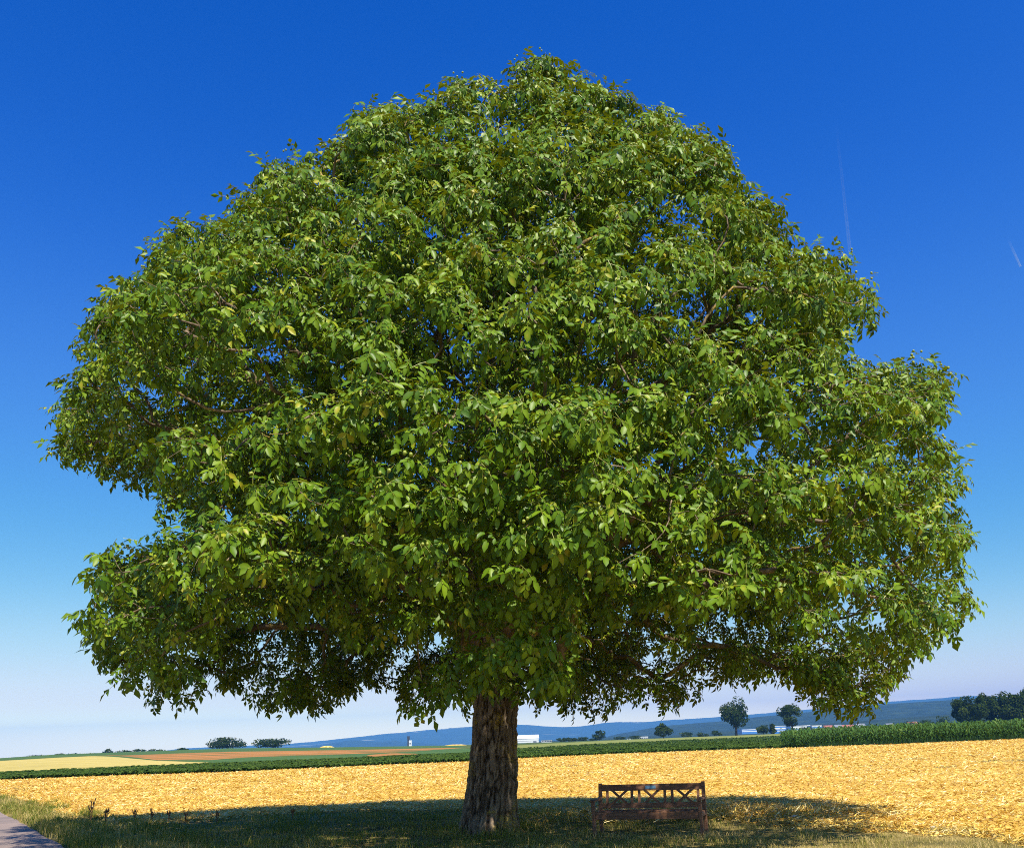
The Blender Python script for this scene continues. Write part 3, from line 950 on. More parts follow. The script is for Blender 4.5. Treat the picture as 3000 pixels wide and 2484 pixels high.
def build_foliage():
    templ = [leaf_template(s) for s in range(9)] + [leaf_template(s, True) for s in range(9)]
    P, D, Up = [], [], []
    ns = len(SP)
    per = np.where(SP[:, 1] > AY - 0.5, rng.integers(4, 7, ns), rng.integers(5, 8, ns))
    hx, hy = SP[:, 0] - AX, SP[:, 1] - AY
    inner = np.hypot(hx, hy) < 0.72 * crown_radius(np.arctan2(hy, hx), SP[:, 2])
    per = np.where(inner, rng.integers(4, 7, ns), per)
    idx = np.repeat(np.arange(ns), per)
    n = len(idx)
    k = np.concatenate([np.arange(m) for m in per])
    s = SD[idx]
    ref = np.where(np.abs(s[:, 2:3]) > 0.85, np.array([[1.0, 0, 0]]), np.array([[0, 0, 1.0]]))
    e1 = norm(np.cross(s, ref))
    e2 = np.cross(s, e1)
    ang = k * 2.399 + U(0, 6.28, ns)[idx] + rng.normal(0, 0.25, n)
    perp = np.cos(ang)[:, None] * e1 + np.sin(ang)[:, None] * e2
    d = norm(s * U(0.2, 0.7, (n, 1)) + perp * 0.9 + np.array([0, 0, -1]) * U(0.25, 0.95, (n, 1)))
    up = norm(np.array([0, 0, 0.6]) + s * 0.5 + np.array(to_sun) * 0.55 + rng.normal(0, 0.36, (n, 3)))     # blades turn to the light
    pos = SP[idx] - s * U(0.0, 0.22, (n, 1)) + rng.normal(0, 0.03, (n, 3))
    yv = norm(np.cross(up, d))
    zv = np.cross(d, yv)
    sc = 0.54 + 0.48 * rng.beta(2.0, 1.8, n)
    sc = sc * (1 + 0.24 * sstep(7, 13, pos[:, 2]))    # larger blades high up in full light
    M = np.stack([d, yv, zv], -1)                     # columns = local axes
    kind = rng.integers(0, 9, n) + 9 * ((pos[:, 1] > 12.6) | inner[idx])
    shoot_t = rng.normal(0, 0.13, ns)
    tint = np.clip(0.44 + shoot_t[idx] + rng.normal(0, 0.17, n), 0.03, 0.80)
    tint[rng.random(n) < 0.002] = 1.0
    # the 300 leaves that show largest: nearest one in each small field of view, then by distance
    tip = pos + d * 0.2
    rel = tip - np.array([0, 0, CAM_H])
    cp, sp_ = math.cos(PITCH), math.sin(PITCH)
    dist = rel[:, 1] * cp + rel[:, 2] * sp_
    a = np.round(rel[:, 0] / dist * FOC * 1024 / 13).astype(int)
    b = np.round((-rel[:, 1] * sp_ + rel[:, 2] * cp) / dist * FOC * 1024 / 13).astype(int)
    o = np.argsort(dist)
    _, first = np.unique(np.stack([a[o], b[o]], -1), axis=0, return_index=True)
    near = o[np.sort(first)][:300]
    single = np.zeros(n, bool)
    single[near] = True
    V, F, T, MI, n0 = [], [], [], [], 0
    for t, (tv, tf, tt, mi) in enumerate(templ):
        sel = np.where((kind == t) & ~single)[0]
        vv = np.einsum('nij,vj->nvi', M[sel] * sc[sel][:, None, None], tv) + pos[sel][:, None, :] - TB
        ff = tf[None] + (n0 + np.arange(len(sel)) * len(tv))[:, None, None]
        V.append(vv.reshape(-1, 3))
        F.append(ff.reshape(-1, 3))
        T.append((tint[sel][:, None] + tt[None]).ravel())
        MI.append(np.tile(mi, len(sel)))
        n0 += len(sel) * len(tv)
    me = make_mesh('foliage', np.concatenate(V), np.concatenate(F), [M_leaf, M_petiole], np.clip(np.concatenate(T), 0, 1), smooth=True, midx=np.concatenate(MI))
    tree_part('foliage', me, kind='stuff')
    tm = {}
    for i in near:
        lv = int(np.clip(tint[i] * 4, 0, 3))
        key = (int(kind[i]), lv)
        if key not in tm:
            tv, tf, tt, mi = templ[key[0]]
            tm[key] = make_mesh('leaf', tv, tf, [M_leaf, M_petiole], np.clip(tt + 0.2 + 0.18 * lv, 0, 1), smooth=True, midx=mi)
        ob = bpy.data.objects.new('leaf', tm[key])
        col.objects.link(ob)
        ob.parent = tree_root
        mm = Matrix([[*(M[i][r] * sc[i]), pos[i][r] - TB[r]] for r in range(3)] + [[0, 0, 0, 1]])
        ob.matrix_basis = mm
    # nuts: small clusters at shoot ends, most on the side one sees
    import bmesh
    bm = bmesh.new()
    bmesh.ops.create_icosphere(bm, subdivisions=2, radius=0.024)
    for v in bm.verts:
        v.co.z *= 1.18
    nut = bpy.data.meshes.new('walnut')
    bm.to_mesh(nut)
    bm.free()
    nut.materials.append(M_nut)
    nut.polygons.foreach_set('use_smooth', np.full(len(nut.polygons), True))
    out = SP - np.array([AX, AY, 6.0])
    w = np.where((SD[:, 1] < 0.1) & (SP[:, 1] < AY + 1) & (np.linalg.norm(out, axis=1) > 6.0), 1.0, 0.0)
    pick = rng.choice(len(SP), 700, replace=False, p=w / w.sum())
    pts = np.concatenate([SP[pick] + SD[pick] * 0.10 + rng.normal(0, 0.045, (700, 3)) for _ in range(2)])
    dist = np.linalg.norm(pts - np.array([0, 0, CAM_H]), axis=1)
    o = np.argsort(dist)
    for i in o[:300]:
        ob = bpy.data.objects.new('walnut', nut)
        col.objects.link(ob)
        ob.parent = tree_root
        ob.location = tuple(pts[i] - TB)
        ob.scale = (U(0.8, 1.1),) * 3
    nv = 0.026 * np.array([(1, 0, 0), (-1, 0, 0), (0, 1, 0), (0, -1, 0), (0, 0, 1.15), (0, 0, -1.15), (.6, .6, .6), (-.6, .6, .6), (.6, -.6, .6), (-.6, -.6, .6), (.6, .6, -.6), (-.6, .6, -.6), (.6, -.6, -.6), (-.6, -.6, -.6)])
    nf = np.array([(a, b, c) for (c, ring) in ((0, (6, 8, 12, 10)), (1, (7, 11, 13, 9)), (2, (6, 10, 11, 7)), (3, (8, 9, 13, 12)), (4, (6, 7, 9, 8)), (5, (10, 12, 13, 11))) for a, b in zip(ring, ring[1:] + ring[:1])])
    rest = pts[o[300:]] - TB
    vv = (rest[:, None, :] + nv[None]).reshape(-1, 3)
    ff = (nf[None] + (np.arange(len(rest)) * len(nv))[:, None, None]).reshape(-1, 3)
    tree_part('walnuts', make_mesh('walnuts', vv, ff, M_nut, smooth=True), kind='stuff')
    return n


build_trunk()
build_wood()
NLEAF = build_foliage()
print('shoots', len(SP), 'leaves', NLEAF, 'lobes', len(LC))


# ------------------------------------------------------------------ bench
def build_bench():
    x, y = 2.12, 17.37
    root = link('bench', None, loc=(x, y, float(terrain(x, y)) - 0.01), rot=(0, 0, math.radians(-18)),
                label='brown wooden garden bench with crossed back slats under the walnut tree', cat='bench')
    W, HB = 1.90, 0.84
    hw = W / 2
    yb, yf = 0.26, -0.26                                  # rear and front leg lines (front towards the camera)
    tilt = 0.09
    back = lambda z: yb + max(0, z - 0.40) * tilt / 0.40   # the back leans rearwards
    for s in (-1, 1):
        xx = s * (hw - 0.03)
        mb = MB()
        mb.prism([(xx - 0.03, yb - 0.03, 0), (xx - 0.03, yb + 0.03, 0), (xx - 0.03, yb + 0.032, 0.40), (xx - 0.03, back(HB) + 0.025, HB), (xx - 0.03, back(HB) - 0.025, HB), (xx - 0.03, yb - 0.03, 0.40)], (0.06, 0, 0))
        mb.build('rear_post', M_wood, root, 0.004)
        MB().box((xx - 0.03, yf - 0.03, 0), (xx + 0.03, yf + 0.03, 0.565)).build('leg', M_wood, root, 0.004)
        mb = MB()
        mb.prism([(xx - 0.04, yf - 0.07, 0.568), (xx - 0.04, back(0.59) - 0.033, 0.568), (xx - 0.04, back(0.59) - 0.033, 0.603), (xx - 0.04, yf - 0.03, 0.603), (xx - 0.04, yf - 0.075, 0.593)], (0.08, 0, 0))
        mb.build('armrest', M_wood, root, 0.005)
        MB().box((xx - 0.02, yf + 0.032, 0.31), (xx + 0.02, yb - 0.032, 0.385)).build('side_rail', M_wood, root, 0.003)
    xi = hw - 0.062
    MB().box((-xi, yf - 0.022, 0.285), (xi, yf + 0.018, 0.392)).build('front_rail', M_wood, root, 0.004)
    for k in range(4):
        y0 = yf + 0.024 + k * 0.122
        MB().box((-xi, y0, 0.388), (xi, y0 + 0.095, 0.412)).build('seat_slat', M_wood, root, 0.003)
    def rail(z0, z1, t, name):
        ya, yc = back(z0), back(z1)
        MB().prism([(-xi, ya - t, z0), (-xi, ya + t, z0), (-xi, yc + t, z1), (-xi, yc - t, z1)], (2 * xi, 0, 0)).build(name, M_wood, root, 0.004)
    zt0, zb1 = 0.710, 0.512
    rail(zt0, 0.815, 0.020, 'top_rail')
    rail(0.430, zb1, 0.020, 'lower_rail')
    for u in (0.084, 0.318, 0.388, 0.628, 0.697, 0.935):
        xx = -hw + W * u
        MB().bar((xx, back(zb1 - 0.02), zb1 - 0.02), (xx, back(zt0 + 0.02), zt0 + 0.02), 0.046, 0.022).build('back_slat', M_wood, root, 0.002)
    for u0, u1 in ((0.130, 0.272), (0.437, 0.575), (0.742, 0.885)):
        xa, xb = -hw + W * u0, -hw + W * u1
        e = 0.012
        for k, (p, q) in enumerate((((xa, zb1 - e), (xb, zt0 + e)), ((xa, zt0 + e), (xb, zb1 - e)))):
            off = -0.006 if k else 0.006
            MB().bar((p[0], back(p[1]) + off, p[1]), (q[0], back(q[1]) + off, q[1]), 0.042, 0.013).build('cross_slat', M_wood, root, 0.002)
    mp, nt, p, out = new_mat('plaque_metal')
    p.inputs['Base Color'].default_value = (0.30, 0.55, 0.75, 1)  # sky reflection put into the base colour as blue
    p.inputs['Metallic'].default_value = 0.6
    p.inputs['Roughness'].default_value = 0.25
    z0, z1 = 0.742, 0.790
    xp = -hw + W * 0.497
    yy = lambda z: back(z) - 0.0225
    pl = MB().prism([(xp - 0.095, yy(z0), z0), (xp - 0.095, yy(z0) - 0.004, z0), (xp - 0.095, yy(z1) - 0.004, z1), (xp - 0.095, yy(z1), z1)], (0.19, 0, 0)).build('plaque', mp, root)
    pl['label'] = 'small shiny metal plaque tinted blue for the reflected sky'
    sm = plain('screw_steel', (0.35, 0.35, 0.36), 0.4, 0.9)
    for s in (-1, 1):
        zc = 0.766
        link('screw', MB().box((xp + s * 0.082 - 0.005, yy(zc) - 0.007, zc - 0.005), (xp + s * 0.082 + 0.005, yy(zc) - 0.003, zc + 0.005)).build('screw', sm).data, pl)
    for o in list(col.objects):
        if o.name.startswith('screw') and o.parent is None:
            bpy.data.objects.remove(o)


build_bench()


# ------------------------------------------------------------------ distant trees and shrubs
ORD = ['first', 'second', 'third', 'fourth', 'fifth', 'sixth', 'seventh', 'eighth', 'ninth', 'tenth', 'eleventh', 'twelfth', 'thirteenth', 'fourteenth', 'fifteenth', 'sixteenth', 'seventeenth']


def far_tree(name, label, cat, px, y, w, h, clear, seed, group=None, n=1500, leaf=0.55, zoff=0.0, cone=0.0, depth=None, lumps=16):
    """px: slope u; y distance; w crown width; h total height; clear: height of bare trunk"""
    r = np.random.default_rng(seed)
    x = px * y
    z = float(terrain(x, y)) + zoff
    root = link(name, None, loc=(x, y, z), label=label, cat=cat, group=group)
    d = depth or w
    L = r.normal(size=(lumps, 3))
    L = norm(L) * r.uniform(0.45, 0.85, (lumps, 1))
    L[:, 2] = np.clip(L[:, 2], -0.75, 1)
    lr = r.uniform(0.25, 0.5, lumps)
    k = r.integers(0, lumps, n)
    v = norm(r.normal(size=(n, 3)))
    p = L[k] + v * (lr[k] * r.uniform(0.7, 1.05, n))[:, None]
    tz = (p[:, 2] + 1) / 2
    sh = 1 - cone * np.clip(tz, 0, 1)
    p = np.stack([p[:, 0] * w / 2 * sh, p[:, 1] * d / 2 * sh, clear + np.clip(tz, 0.0, 1.12) * (h - clear) * 0.93], -1)
    nrm = norm(v * 0.7 + r.normal(0, 0.6, (n, 3)) + np.array([0, 0, 0.3]))
    a = norm(np.cross(nrm, r.normal(size=(n, 3))))
    b = np.cross(nrm, a)
    s = leaf * r.uniform(0.6, 1.3, n)[:, None]
    vv = np.stack([p - a * s, p - b * s * 0.6, p + a * s, p + b * s * 0.6], 1).reshape(-1, 3)
    q = np.arange(n * 4).reshape(n, 4)
    tint = np.repeat(np.clip(0.45 + 0.2 * r.normal(size=lumps)[k] + r.normal(0, 0.15, n), 0, 1), 4)
    link('crown', make_mesh('crown', vv, q, M_farleaf, tint), root)
    paths, rad = [], []
    tr = 0.035 * h
    paths.append(np.array([[0, 0, -0.3], [0.02 * h, 0, clear * 0.6 + 0.1 * h], [0, 0.01 * h, h * 0.75]]))
    rad.append(np.array([tr, tr * 0.8, tr * 0.15]))
    for i in range(min(6, lumps)):
        e = np.array([L[i, 0] * w / 2, L[i, 1] * d / 2, clear + (L[i, 2] + 1) / 2 * (h - clear) * 0.9])
        s0 = np.array([0, 0, clear * 0.7 + 0.1 * h])
        paths.append(np.array([s0, (s0 + e) / 2 + [0, 0, 0.04 * h], e]))
        rad.append(np.array([tr * 0.5, tr * 0.3, tr * 0.08]))
    tv, tq = tubes(paths, rad, 6)
    link('trunk', make_mesh('trunk', tv, tq, M_farbark, smooth=True), root)
    return root


far_tree('field_tree', 'tall dark green tree with full crown on the field, right of the bench', 'tree', 0.2167, 480, 14.5, 18.6, 3.6, 1, 'single trees on the far field', 4200, 0.46, lumps=26)
far_tree('field_tree', 'smaller dark tree with uneven crown beside the blue striped hall', 'tree', 0.2739, 480, 12.0, 14.8, 2.8, 2, 'single trees on the far field', 3000, 0.44, lumps=20)
far_tree('round_bush', 'dark conical bush beyond the green field, just right above the bench', 'bush', 0.1425, 480, 10.5, 7.8, 0.1, 3, None, 1700, 0.42, cone=0.45)
far_tree('twin_crowned_tree', 'small dark tree near the white hall, between trunk and conical bush', 'tree', 0.0772, 560, 8.0, 5.6, 0.6, 4, None, 900, 0.42)
far_tree('wide_bush', 'broad dark clump of bushes on the left skyline, the larger of two', 'bush', -0.3012, 520, 24.0, 6.4, 0.0, 5, 'rounded bushes on the left skyline', 3000, 0.42, depth=12, lumps=30)
far_tree('wide_bush', 'broad dark clump of bushes on the left skyline, the smaller of two', 'bush', -0.2581, 520, 19.0, 5.2, 0.0, 6, 'rounded bushes on the left skyline', 2500, 0.42, depth=11, lumps=26)
far_tree('skyline_shrub', 'lone small dark shrub on the left skyline beside the larger bush clump', 'shrub', -0.346, 520, 7.5, 2.2, 0.0, 7, None, 500, 0.35, zoff=-0.3)
far_tree('field_bush', 'round dark bush between the two field trees, the left of a pair', 'bush', 0.2441, 500, 7.8, 4.8, 0.1, 8, 'bushes between the field trees', 900, 0.40)
far_tree('field_bush', 'round dark bush between the two field trees, the right of a pair', 'bush', 0.2545, 500, 5.4, 5.4, 0.1, 9, 'bushes between the field trees', 800, 0.40)
far_tree('field_bush', 'low dark bush at the foot of the white striped hall', 'bush', 0.2860, 520, 7.0, 3.2, 0.0, 10, None, 600, 0.36)
for k, (u, y, w, h) in enumerate([(-0.50, 600, 14, 2.2), (-0.475, 600, 9, 2.4), (-0.452, 590, 18, 2.0), (-0.425, 560, 8, 3.4), (-0.408, 560, 12, 2.3), (-0.392, 560, 9, 2.6), (-0.375, 540, 10, 2.2)]):
    far_tree('hedge_shrub', ORD[k] + ' low dark hedge shrub from the left on the left skyline', 'shrub', u, y, w, h, 0.0, 30 + k, 'low hedge shrubs along the left skyline', 420, 0.34, zoff=-0.4)
for k, (u, y, w, h) in enumerate([(0.040, 640, 8, 3.4), (0.047, 640, 6, 3.0), (0.052, 640, 5, 2.4), (0.060, 640, 9, 3.0), (0.071, 680, 7, 2.2), (0.098, 700, 10, 3), (0.113, 700, 13, 3.2), (0.166, 640, 9, 4.2), (0.182, 640, 8, 4.0), (0.196, 640, 9, 4.4),
                                   (0.305, 700, 12, 3.5), (0.325, 700, 14, 4.0), (0.350, 720, 13, 4.4), (0.372, 700, 10, 4.6), (0.392, 640, 12, 5.0), (0.412, 600, 9, 5.4), (0.428, 560, 8, 6.2)]):
    far_tree('valley_shrub', ORD[k] + ' small dark shrub from the trunk along the valley edge on the right', 'shrub', u, y, w, h, 0.0, 50 + k, 'shrubs along the valley edge', 520, 0.42, zoff=-0.1)
wood = [(0.452, 420, 12, 12.6), (0.466, 418, 11, 12.6), (0.478, 424, 10, 13.2), (0.489, 418, 9, 13.6), (0.500, 422, 10, 13.8), (0.512, 416, 10, 14.6), (0.524, 424, 10, 15.0), (0.536, 418, 10, 15.6), (0.548, 420, 11, 15.4), (0.562, 416, 11, 16.0), (0.578, 420, 12, 16.2), (0.596, 420, 12, 16.4)]
for k, (u, y, w, h) in enumerate(wood):
    far_tree('wood_edge_tree', 'round tree at the left end of the dark wood above the maize' if k == 0 else ORD[k] + ' dark tree from the left in the wood edge above the maize', 'tree',
             u, y, w * 1.15, h, 0.3, 80 + k, 'trees of the wood edge at the right', 2600, 0.55, cone=0.12, lumps=20)


# ------------------------------------------------------------------ far buildings
M_white = plain('white_sheet_metal', (0.78, 0.79, 0.80), 0.6, var=0.05)
M_blue = plain('blue_sheet_metal', (0.06, 0.22, 0.62), 0.5, var=0.08)
M_red = plain('red_roof_tile', (0.36, 0.12, 0.07), 0.8)
M_grey = plain('grey_roof', (0.20, 0.21, 0.23), 0.8)
M_glass = plain('dark_window', (0.03, 0.04, 0.05), 0.15)
M_dark = plain('dark_steel', (0.04, 0.04, 0.045), 0.6)


def hall(label, u, y, w, h, dpt, zoff, wall, roof, bands=(), pitched=0.0, windows=0, cat='building', name='industrial_hall', door=False, group=None):
    x = u * y
    z = zoff
    root = link(name, None, loc=(x, y, z), label=label, cat=cat, group=group)
    MB().box((-w / 2, 0, 0), (w / 2, dpt, h)).build('wall', wall, root)
    e = 0.02 * w
    if pitched:
        MB().prism([(-w / 2 - e, -0.4, h + 0.02), (-w / 2 - e, dpt / 2, h + pitched), (-w / 2 - e, dpt + 0.4, h + 0.02)], (w + 2 * e, 0, 0)).build('roof', roof, root)
    else:
        MB().box((-w / 2 - 0.3, -0.3, h + 0.01), (w / 2 + 0.3, dpt + 0.3, h + 0.06 * h + 0.1)).build('roof', roof, root)
    for b0, b1, m in bands:
        MB().box((-w / 2 + 0.1, -0.12, b0 * h), (w / 2 - 0.1, -0.02, b1 * h)).build('facade_band', m, root)
    for k in range(windows):
        xc = -w / 2 + (k + 0.5) * w / windows
        ww = 0.25 * w / windows
        f = MB().box((xc - ww, -0.10, h * 0.35), (xc + ww, -0.03, h * 0.75)).build('window', M_white if wall is not M_white else M_grey, root)
        MB().box((xc - ww * 0.8, -0.14, h * 0.40), (xc + ww * 0.8, -0.105, h * 0.70)).build('pane', M_glass, f)
    if door:
        MB().box((w * 0.3, -0.10, 0), (w * 0.3 + 0.12 * w, -0.03, h * 0.45)).build('door', M_grey, root)
    return root


hall('large white hall with long pale roof just right of the trunk', 0.0015, 1300, 36, 5.0, 36, -1.4, M_white, M_white, [(0.40, 0.46, M_grey)], 4.8, 0, door=True)
hall('low white annex beside the large white hall', 0.0235, 1300, 14, 3.0, 20, -2.2, M_white, M_grey, [(0.3, 0.6, M_dark)], 0, 4)
hall('small long white building beyond the field, left of the conical bush', 0.1214, 1300, 14, 3.6, 14, -3.0, M_white, M_white, [(0.3, 0.5, M_grey)], 0, 5)
hall('tiny low white building left of the small long white one', 0.1085, 1300, 8, 2.0, 8, -3.0, M_white, M_grey, [], 0, 2)
hall('long low blue hall with white stripe beside the tall field tree', 0.2305, 1300, 20, 6.0, 30, -0.6, M_blue, M_blue, [(0.45, 0.62, M_white), (0.80, 0.98, M_white)], 0, 0)
hall('blue hall with white stripes between the field trees', 0.2620, 1320, 15, 9.0, 30, -1.5, M_blue, M_white, [(0.30, 0.42, M_white), (0.60, 0.80, M_white)], 0, 0)
hall('white hall with thin blue stripes right of the smaller field tree', 0.2830, 1320, 26, 8.0, 30, -1.0, M_white, M_white, [(0.45, 0.56, M_blue), (0.70, 0.76, M_grey)], 0, 0)
hall('low blue and white block at the right end of the striped halls', 0.2995, 1300, 13, 7.0, 24, -0.5, M_blue, M_white, [(0.35, 0.6, M_white), (0.8, 0.97, M_white)], 0, 0)
for k, (u, w, h, rf, lab) in enumerate([(0.312, 12, 5, M_red, 'white house with red roof, first right of the striped halls'), (0.322, 10, 5.5, M_grey, 'white house with grey roof right of the striped halls'), (0.332, 16, 5, M_red, 'wide white house with red roof under the hanging bough'),
                                        (0.345, 12, 6, M_grey, 'white house with grey roof under the hanging bough'), (0.398, 14, 6, M_red, 'red roofed house half hidden by shrubs near the maize'), (0.375, 11, 5, M_grey, 'grey roofed house half hidden by valley shrubs')]):
    hall(lab, u, 1350 + 15 * k, w, h, 10, -1.5, M_white, rf, [], 3.2, 3, name='village_house', group='village houses', door=True)


def silo():
    y = 1200
    x = -0.1173 * y
    root = link('field_tower', None, loc=(x, y, -5.0), label='small white tower with dark top on the skyline left of the trunk', cat='tower')
    MB().box((0.4, 0, 0), (3.6, 4, 11.5)).build('wall', M_white, root)
    MB().box((-1.6, 0.5, 0), (0.38, 3.5, 12)).build('stair_tower', M_dark, root)
    MB().box((-1.8, 0.3, 12.02), (1.0, 3.7, 16.5)).build('head', M_dark, root)
    MB().box((1.0, -0.1, 7.0), (3.0, -0.02, 8.6)).build('window', M_grey, root)


silo()
hall('tiny white shed on the skyline just left of the trunk', -0.0395, 900, 3.2, 5.0, 4, 0.2, M_white, M_white, [], 0, 1, name='field_shed', cat='shed')


def hay(label, u, y, w, h, seed):
    n = 24
    r = np.random.default_rng(seed)
    a = np.linspace(-1, 1, n)
    g = np.linspace(-1, 1, 12)
    A, G = np.meshgrid(a, g, indexing='ij')
    Z = h * np.clip(1 - A ** 2, 0, 1) ** 0.6 * np.clip(1 - G ** 2, 0, 1) ** 0.6 * (0.8 + 0.4 * fbm(A * 4, G * 3, 0, seed))
    X, Yg = A * w / 2, G * w / 4
    i = np.arange(n - 1)[:, None] * 12
    j = np.arange(11)[None, :]
    q = np.stack([i + j, i + 12 + j, i + 13 + j, i + j + 1], -1).reshape(-1, 4)
    link('straw_heap', make_mesh('straw_heap', np.stack([X, Yg, Z - 0.2], -1), q, M_straw, np.clip(fbm(X, Yg, 0, 4).ravel() * 1.3, 0, 1), smooth=True), loc=(u * y, y, float(terrain(u * y, y))), label=label, cat='straw heap')


hay('pale straw heap on the skyline right of the smaller bush clump', -0.2010, 520, 8.0, 1.0, 3)
hay('flat pale straw heap on the skyline just left of the trunk', -0.0700, 520, 13.0, 0.7, 5)


# ------------------------------------------------------------------ ground cover
def blades(n, x, y, h, w, tint, lean=0.35, seed=1):
    """grass blades: quad + tip, 5 vertices"""
    r = np.random.default_rng(seed)
    z = terrain(x, y)
    a = r.uniform(0, 2 * math.pi, n)
    ld = r.uniform(0, 2 * math.pi, n)
    side = np.stack([np.cos(a), np.sin(a), np.zeros(n)], -1) * (w / 2)[:, None]
    ln = np.stack([np.cos(ld), np.sin(ld), np.zeros(n)], -1) * (h * r.uniform(0.05, lean * 2, n))[:, None]
    b = np.stack([x, y, z - 0.01], -1)
    m = b + ln * 0.35 + np.array([0, 0, 1]) * (h * 0.6)[:, None]
    t = b + ln + np.array([0, 0, 1]) * (h * np.sqrt(np.clip(1 - lean * 0.4, 0.2, 1)))[:, None]
    V = np.stack([b - side, b + side, m + side * 0.75, m - side * 0.75, t], 1).reshape(-1, 3)
    k = np.arange(n) * 5
    q = np.stack([k, k + 1, k + 2, k + 3], -1)
    tr = np.stack([k + 3, k + 2, k + 4], -1)
    return V, q, tr, np.repeat(tint, 5)


def build_grass():
    n = 310000
    y = 12.0 + 44 * U(0, 1, n) ** 2.0
    u = U(-0.66, 0.62, n)
    x = u * y
    near = straw_near(u)
    edge = near + 0.8 * (fbm(x * 1.5, y * 1.5, 0, 61) - 0.4) * 2
    rs = road_side(x, y)
    ok = (y < edge) & (rs < -0.02 + 0.25 * (fbm(x * 2, y * 2, 0, 62) - 0.5)) & (np.hypot(x - TB[0] - 0.0, y - TB[1]) > 0.55)
    x, y, u, rs, edge = x[ok], y[ok], u[ok], rs[ok], edge[ok]
    n = len(x)
    patch = fbm(x / 1.3, y / 1.3, 0, 63, 3)
    dry = 0.46 + 0.29 * sstep(-3.0, 5.0, x) + 0.15 * sstep(-0.5, 0.5, -(edge - y) + 1.0) + 0.8 * (patch - 0.5)
    tint = np.clip(dry + rng.normal(0, 0.24, n), 0.02, 1)
    tuft = fbm(x / 0.5, y / 0.5, 0, 64, 2)
    h = U(0.05, 0.13, n) * (0.3 + 1.9 * tuft ** 1.6) * (1 - 0.3 * sstep(0, 5, x))
    verge = sstep(-3.2, -0.6, rs)                      # tall rough strip beside the road
    h = h * (1 + 0.9 * verge * U(0.3, 1, n))
    tint = np.clip(tint + 0.14 * verge, 0, 1)
    foot = np.exp(-((np.hypot(x - TB[0], y - TB[1]) - 0.7) / 0.35) ** 2)
    h = h * (1 + 1.0 * foot)
    w = U(0.006, 0.012, n) * (y / 18)
    V, q, t, tt = blades(n, x, y, h, w, tint, 0.4, 5)
    link('grass', make_mesh('grass', V, [q, t], M_blade, tt, smooth=False), kind='stuff', label='rough green and dry grass under the tree')
    # taller tufts and dry weed stalks in the verge by the road
    k = 120
    s = U(-2, 20, k)
    o = U(0.15, 2.2, k)
    cx = ROAD_P[0] + ROAD_D[0] * s - ROAD_N[0] * o
    cyy = ROAD_P[1] + ROAD_D[1] * s - ROAD_N[1] * o
    m = 45
    X = np.repeat(cx, m) + rng.normal(0, 0.09, k * m)
    Y = np.repeat(cyy, m) + rng.normal(0, 0.09, k * m)
    hh = np.repeat(U(0.12, 0.32, k), m) * U(0.5, 1.1, k * m)
    ww = U(0.010, 0.022, k * m)
    tt = np.clip(np.repeat(U(0.1, 0.75, k), m) + rng.normal(0, 0.1, k * m), 0, 1)
    V, q, t, tt = blades(k * m, X, Y, hh, ww, tt, 0.75, 6)
    link('verge_grass', make_mesh('verge_grass', V, [q, t], M_blade, tt), kind='stuff', label='tall rough grass tufts beside the road')


def flat_stalks(n, x, y, L, w, tint, tilt, seed, dz=0.012):
    r = np.random.default_rng(seed)
    z = terrain(x, y) + dz
    a = r.uniform(0, 2 * math.pi, n)
    e = r.normal(0, tilt, n)
    d = np.stack([np.cos(a) * np.cos(e), np.sin(a) * np.cos(e), np.abs(np.sin(e))], -1) * L[:, None]
    s = np.stack([-np.sin(a), np.cos(a), r.normal(0, 0.7, n)], -1) * (w / 2)[:, None]
    b = np.stack([x, y, z + r.uniform(0, 0.03, n)], -1)
    mid = b + d * 0.5 + np.array([0, 0, 1]) * (r.uniform(0, 0.06, n) * L)[:, None]
    V = np.stack([b - s, b + s, mid + s * 0.8, b + d], 1).reshape(-1, 3)
    q = np.arange(n * 4).reshape(n, 4)
    return V, q, np.repeat(tint, 4)


def build_straw():
    n = 235000
    u = U(-0.64, 0.62, n)
    t = U(0, 1, n)
    yn, yf = straw_near(u), straw_far(u)
    y = (yn - 1.0) * ((yf / (yn - 1.0)) ** t)
    x = u * y
    ok = road_side(x, y) < -0.6
    x, y, u, yn = x[ok], y[ok], u[ok], yn[ok]
    n = len(x)
    patch = fbm(x / 0.9, y / 0.9, 0, 71, 3)
    tint = np.clip(0.55 + 0.8 * (patch - 0.5) + rng.normal(0, 0.22, n), 0, 1)
    dark = rng.random(n) < 0.05 + 0.3 * (fbm(x / 0.35, y / 0.35, 0, 72, 2) > 0.72)
    tint[dark] = U(0, 0.12, dark.sum())
    L = U(0.05, 0.18, n) * (0.75 + 0.25 * y / 30)
    w = U(0.010, 0.020, n) * np.maximum(1, y / 30)
    V, q, tt = flat_stalks(n, x, y, L, w, tint, 0.28, 9)
    link('straw', make_mesh('straw', V, q, M_straw, tt), kind='stuff', label='golden straw lying on the harvested field')
    # a thin windrow of heaped straw behind the bench
    m = 3000
    x = rng.normal(3.6, 1.7, m)
    y = 20.6 + rng.normal(0, 0.55, m) - 0.08 * x
    L = U(0.08, 0.28, m)
    V, q, tt = flat_stalks(m, x, y, L, U(0.008, 0.018, m), np.clip(0.6 + rng.normal(0, 0.25, m), 0, 1), 0.5, 19, 0.05)
    link('loose_straw', make_mesh('loose_straw', V, q, M_straw, tt), kind='stuff', label='loose straw heaped along the field edge behind the bench')


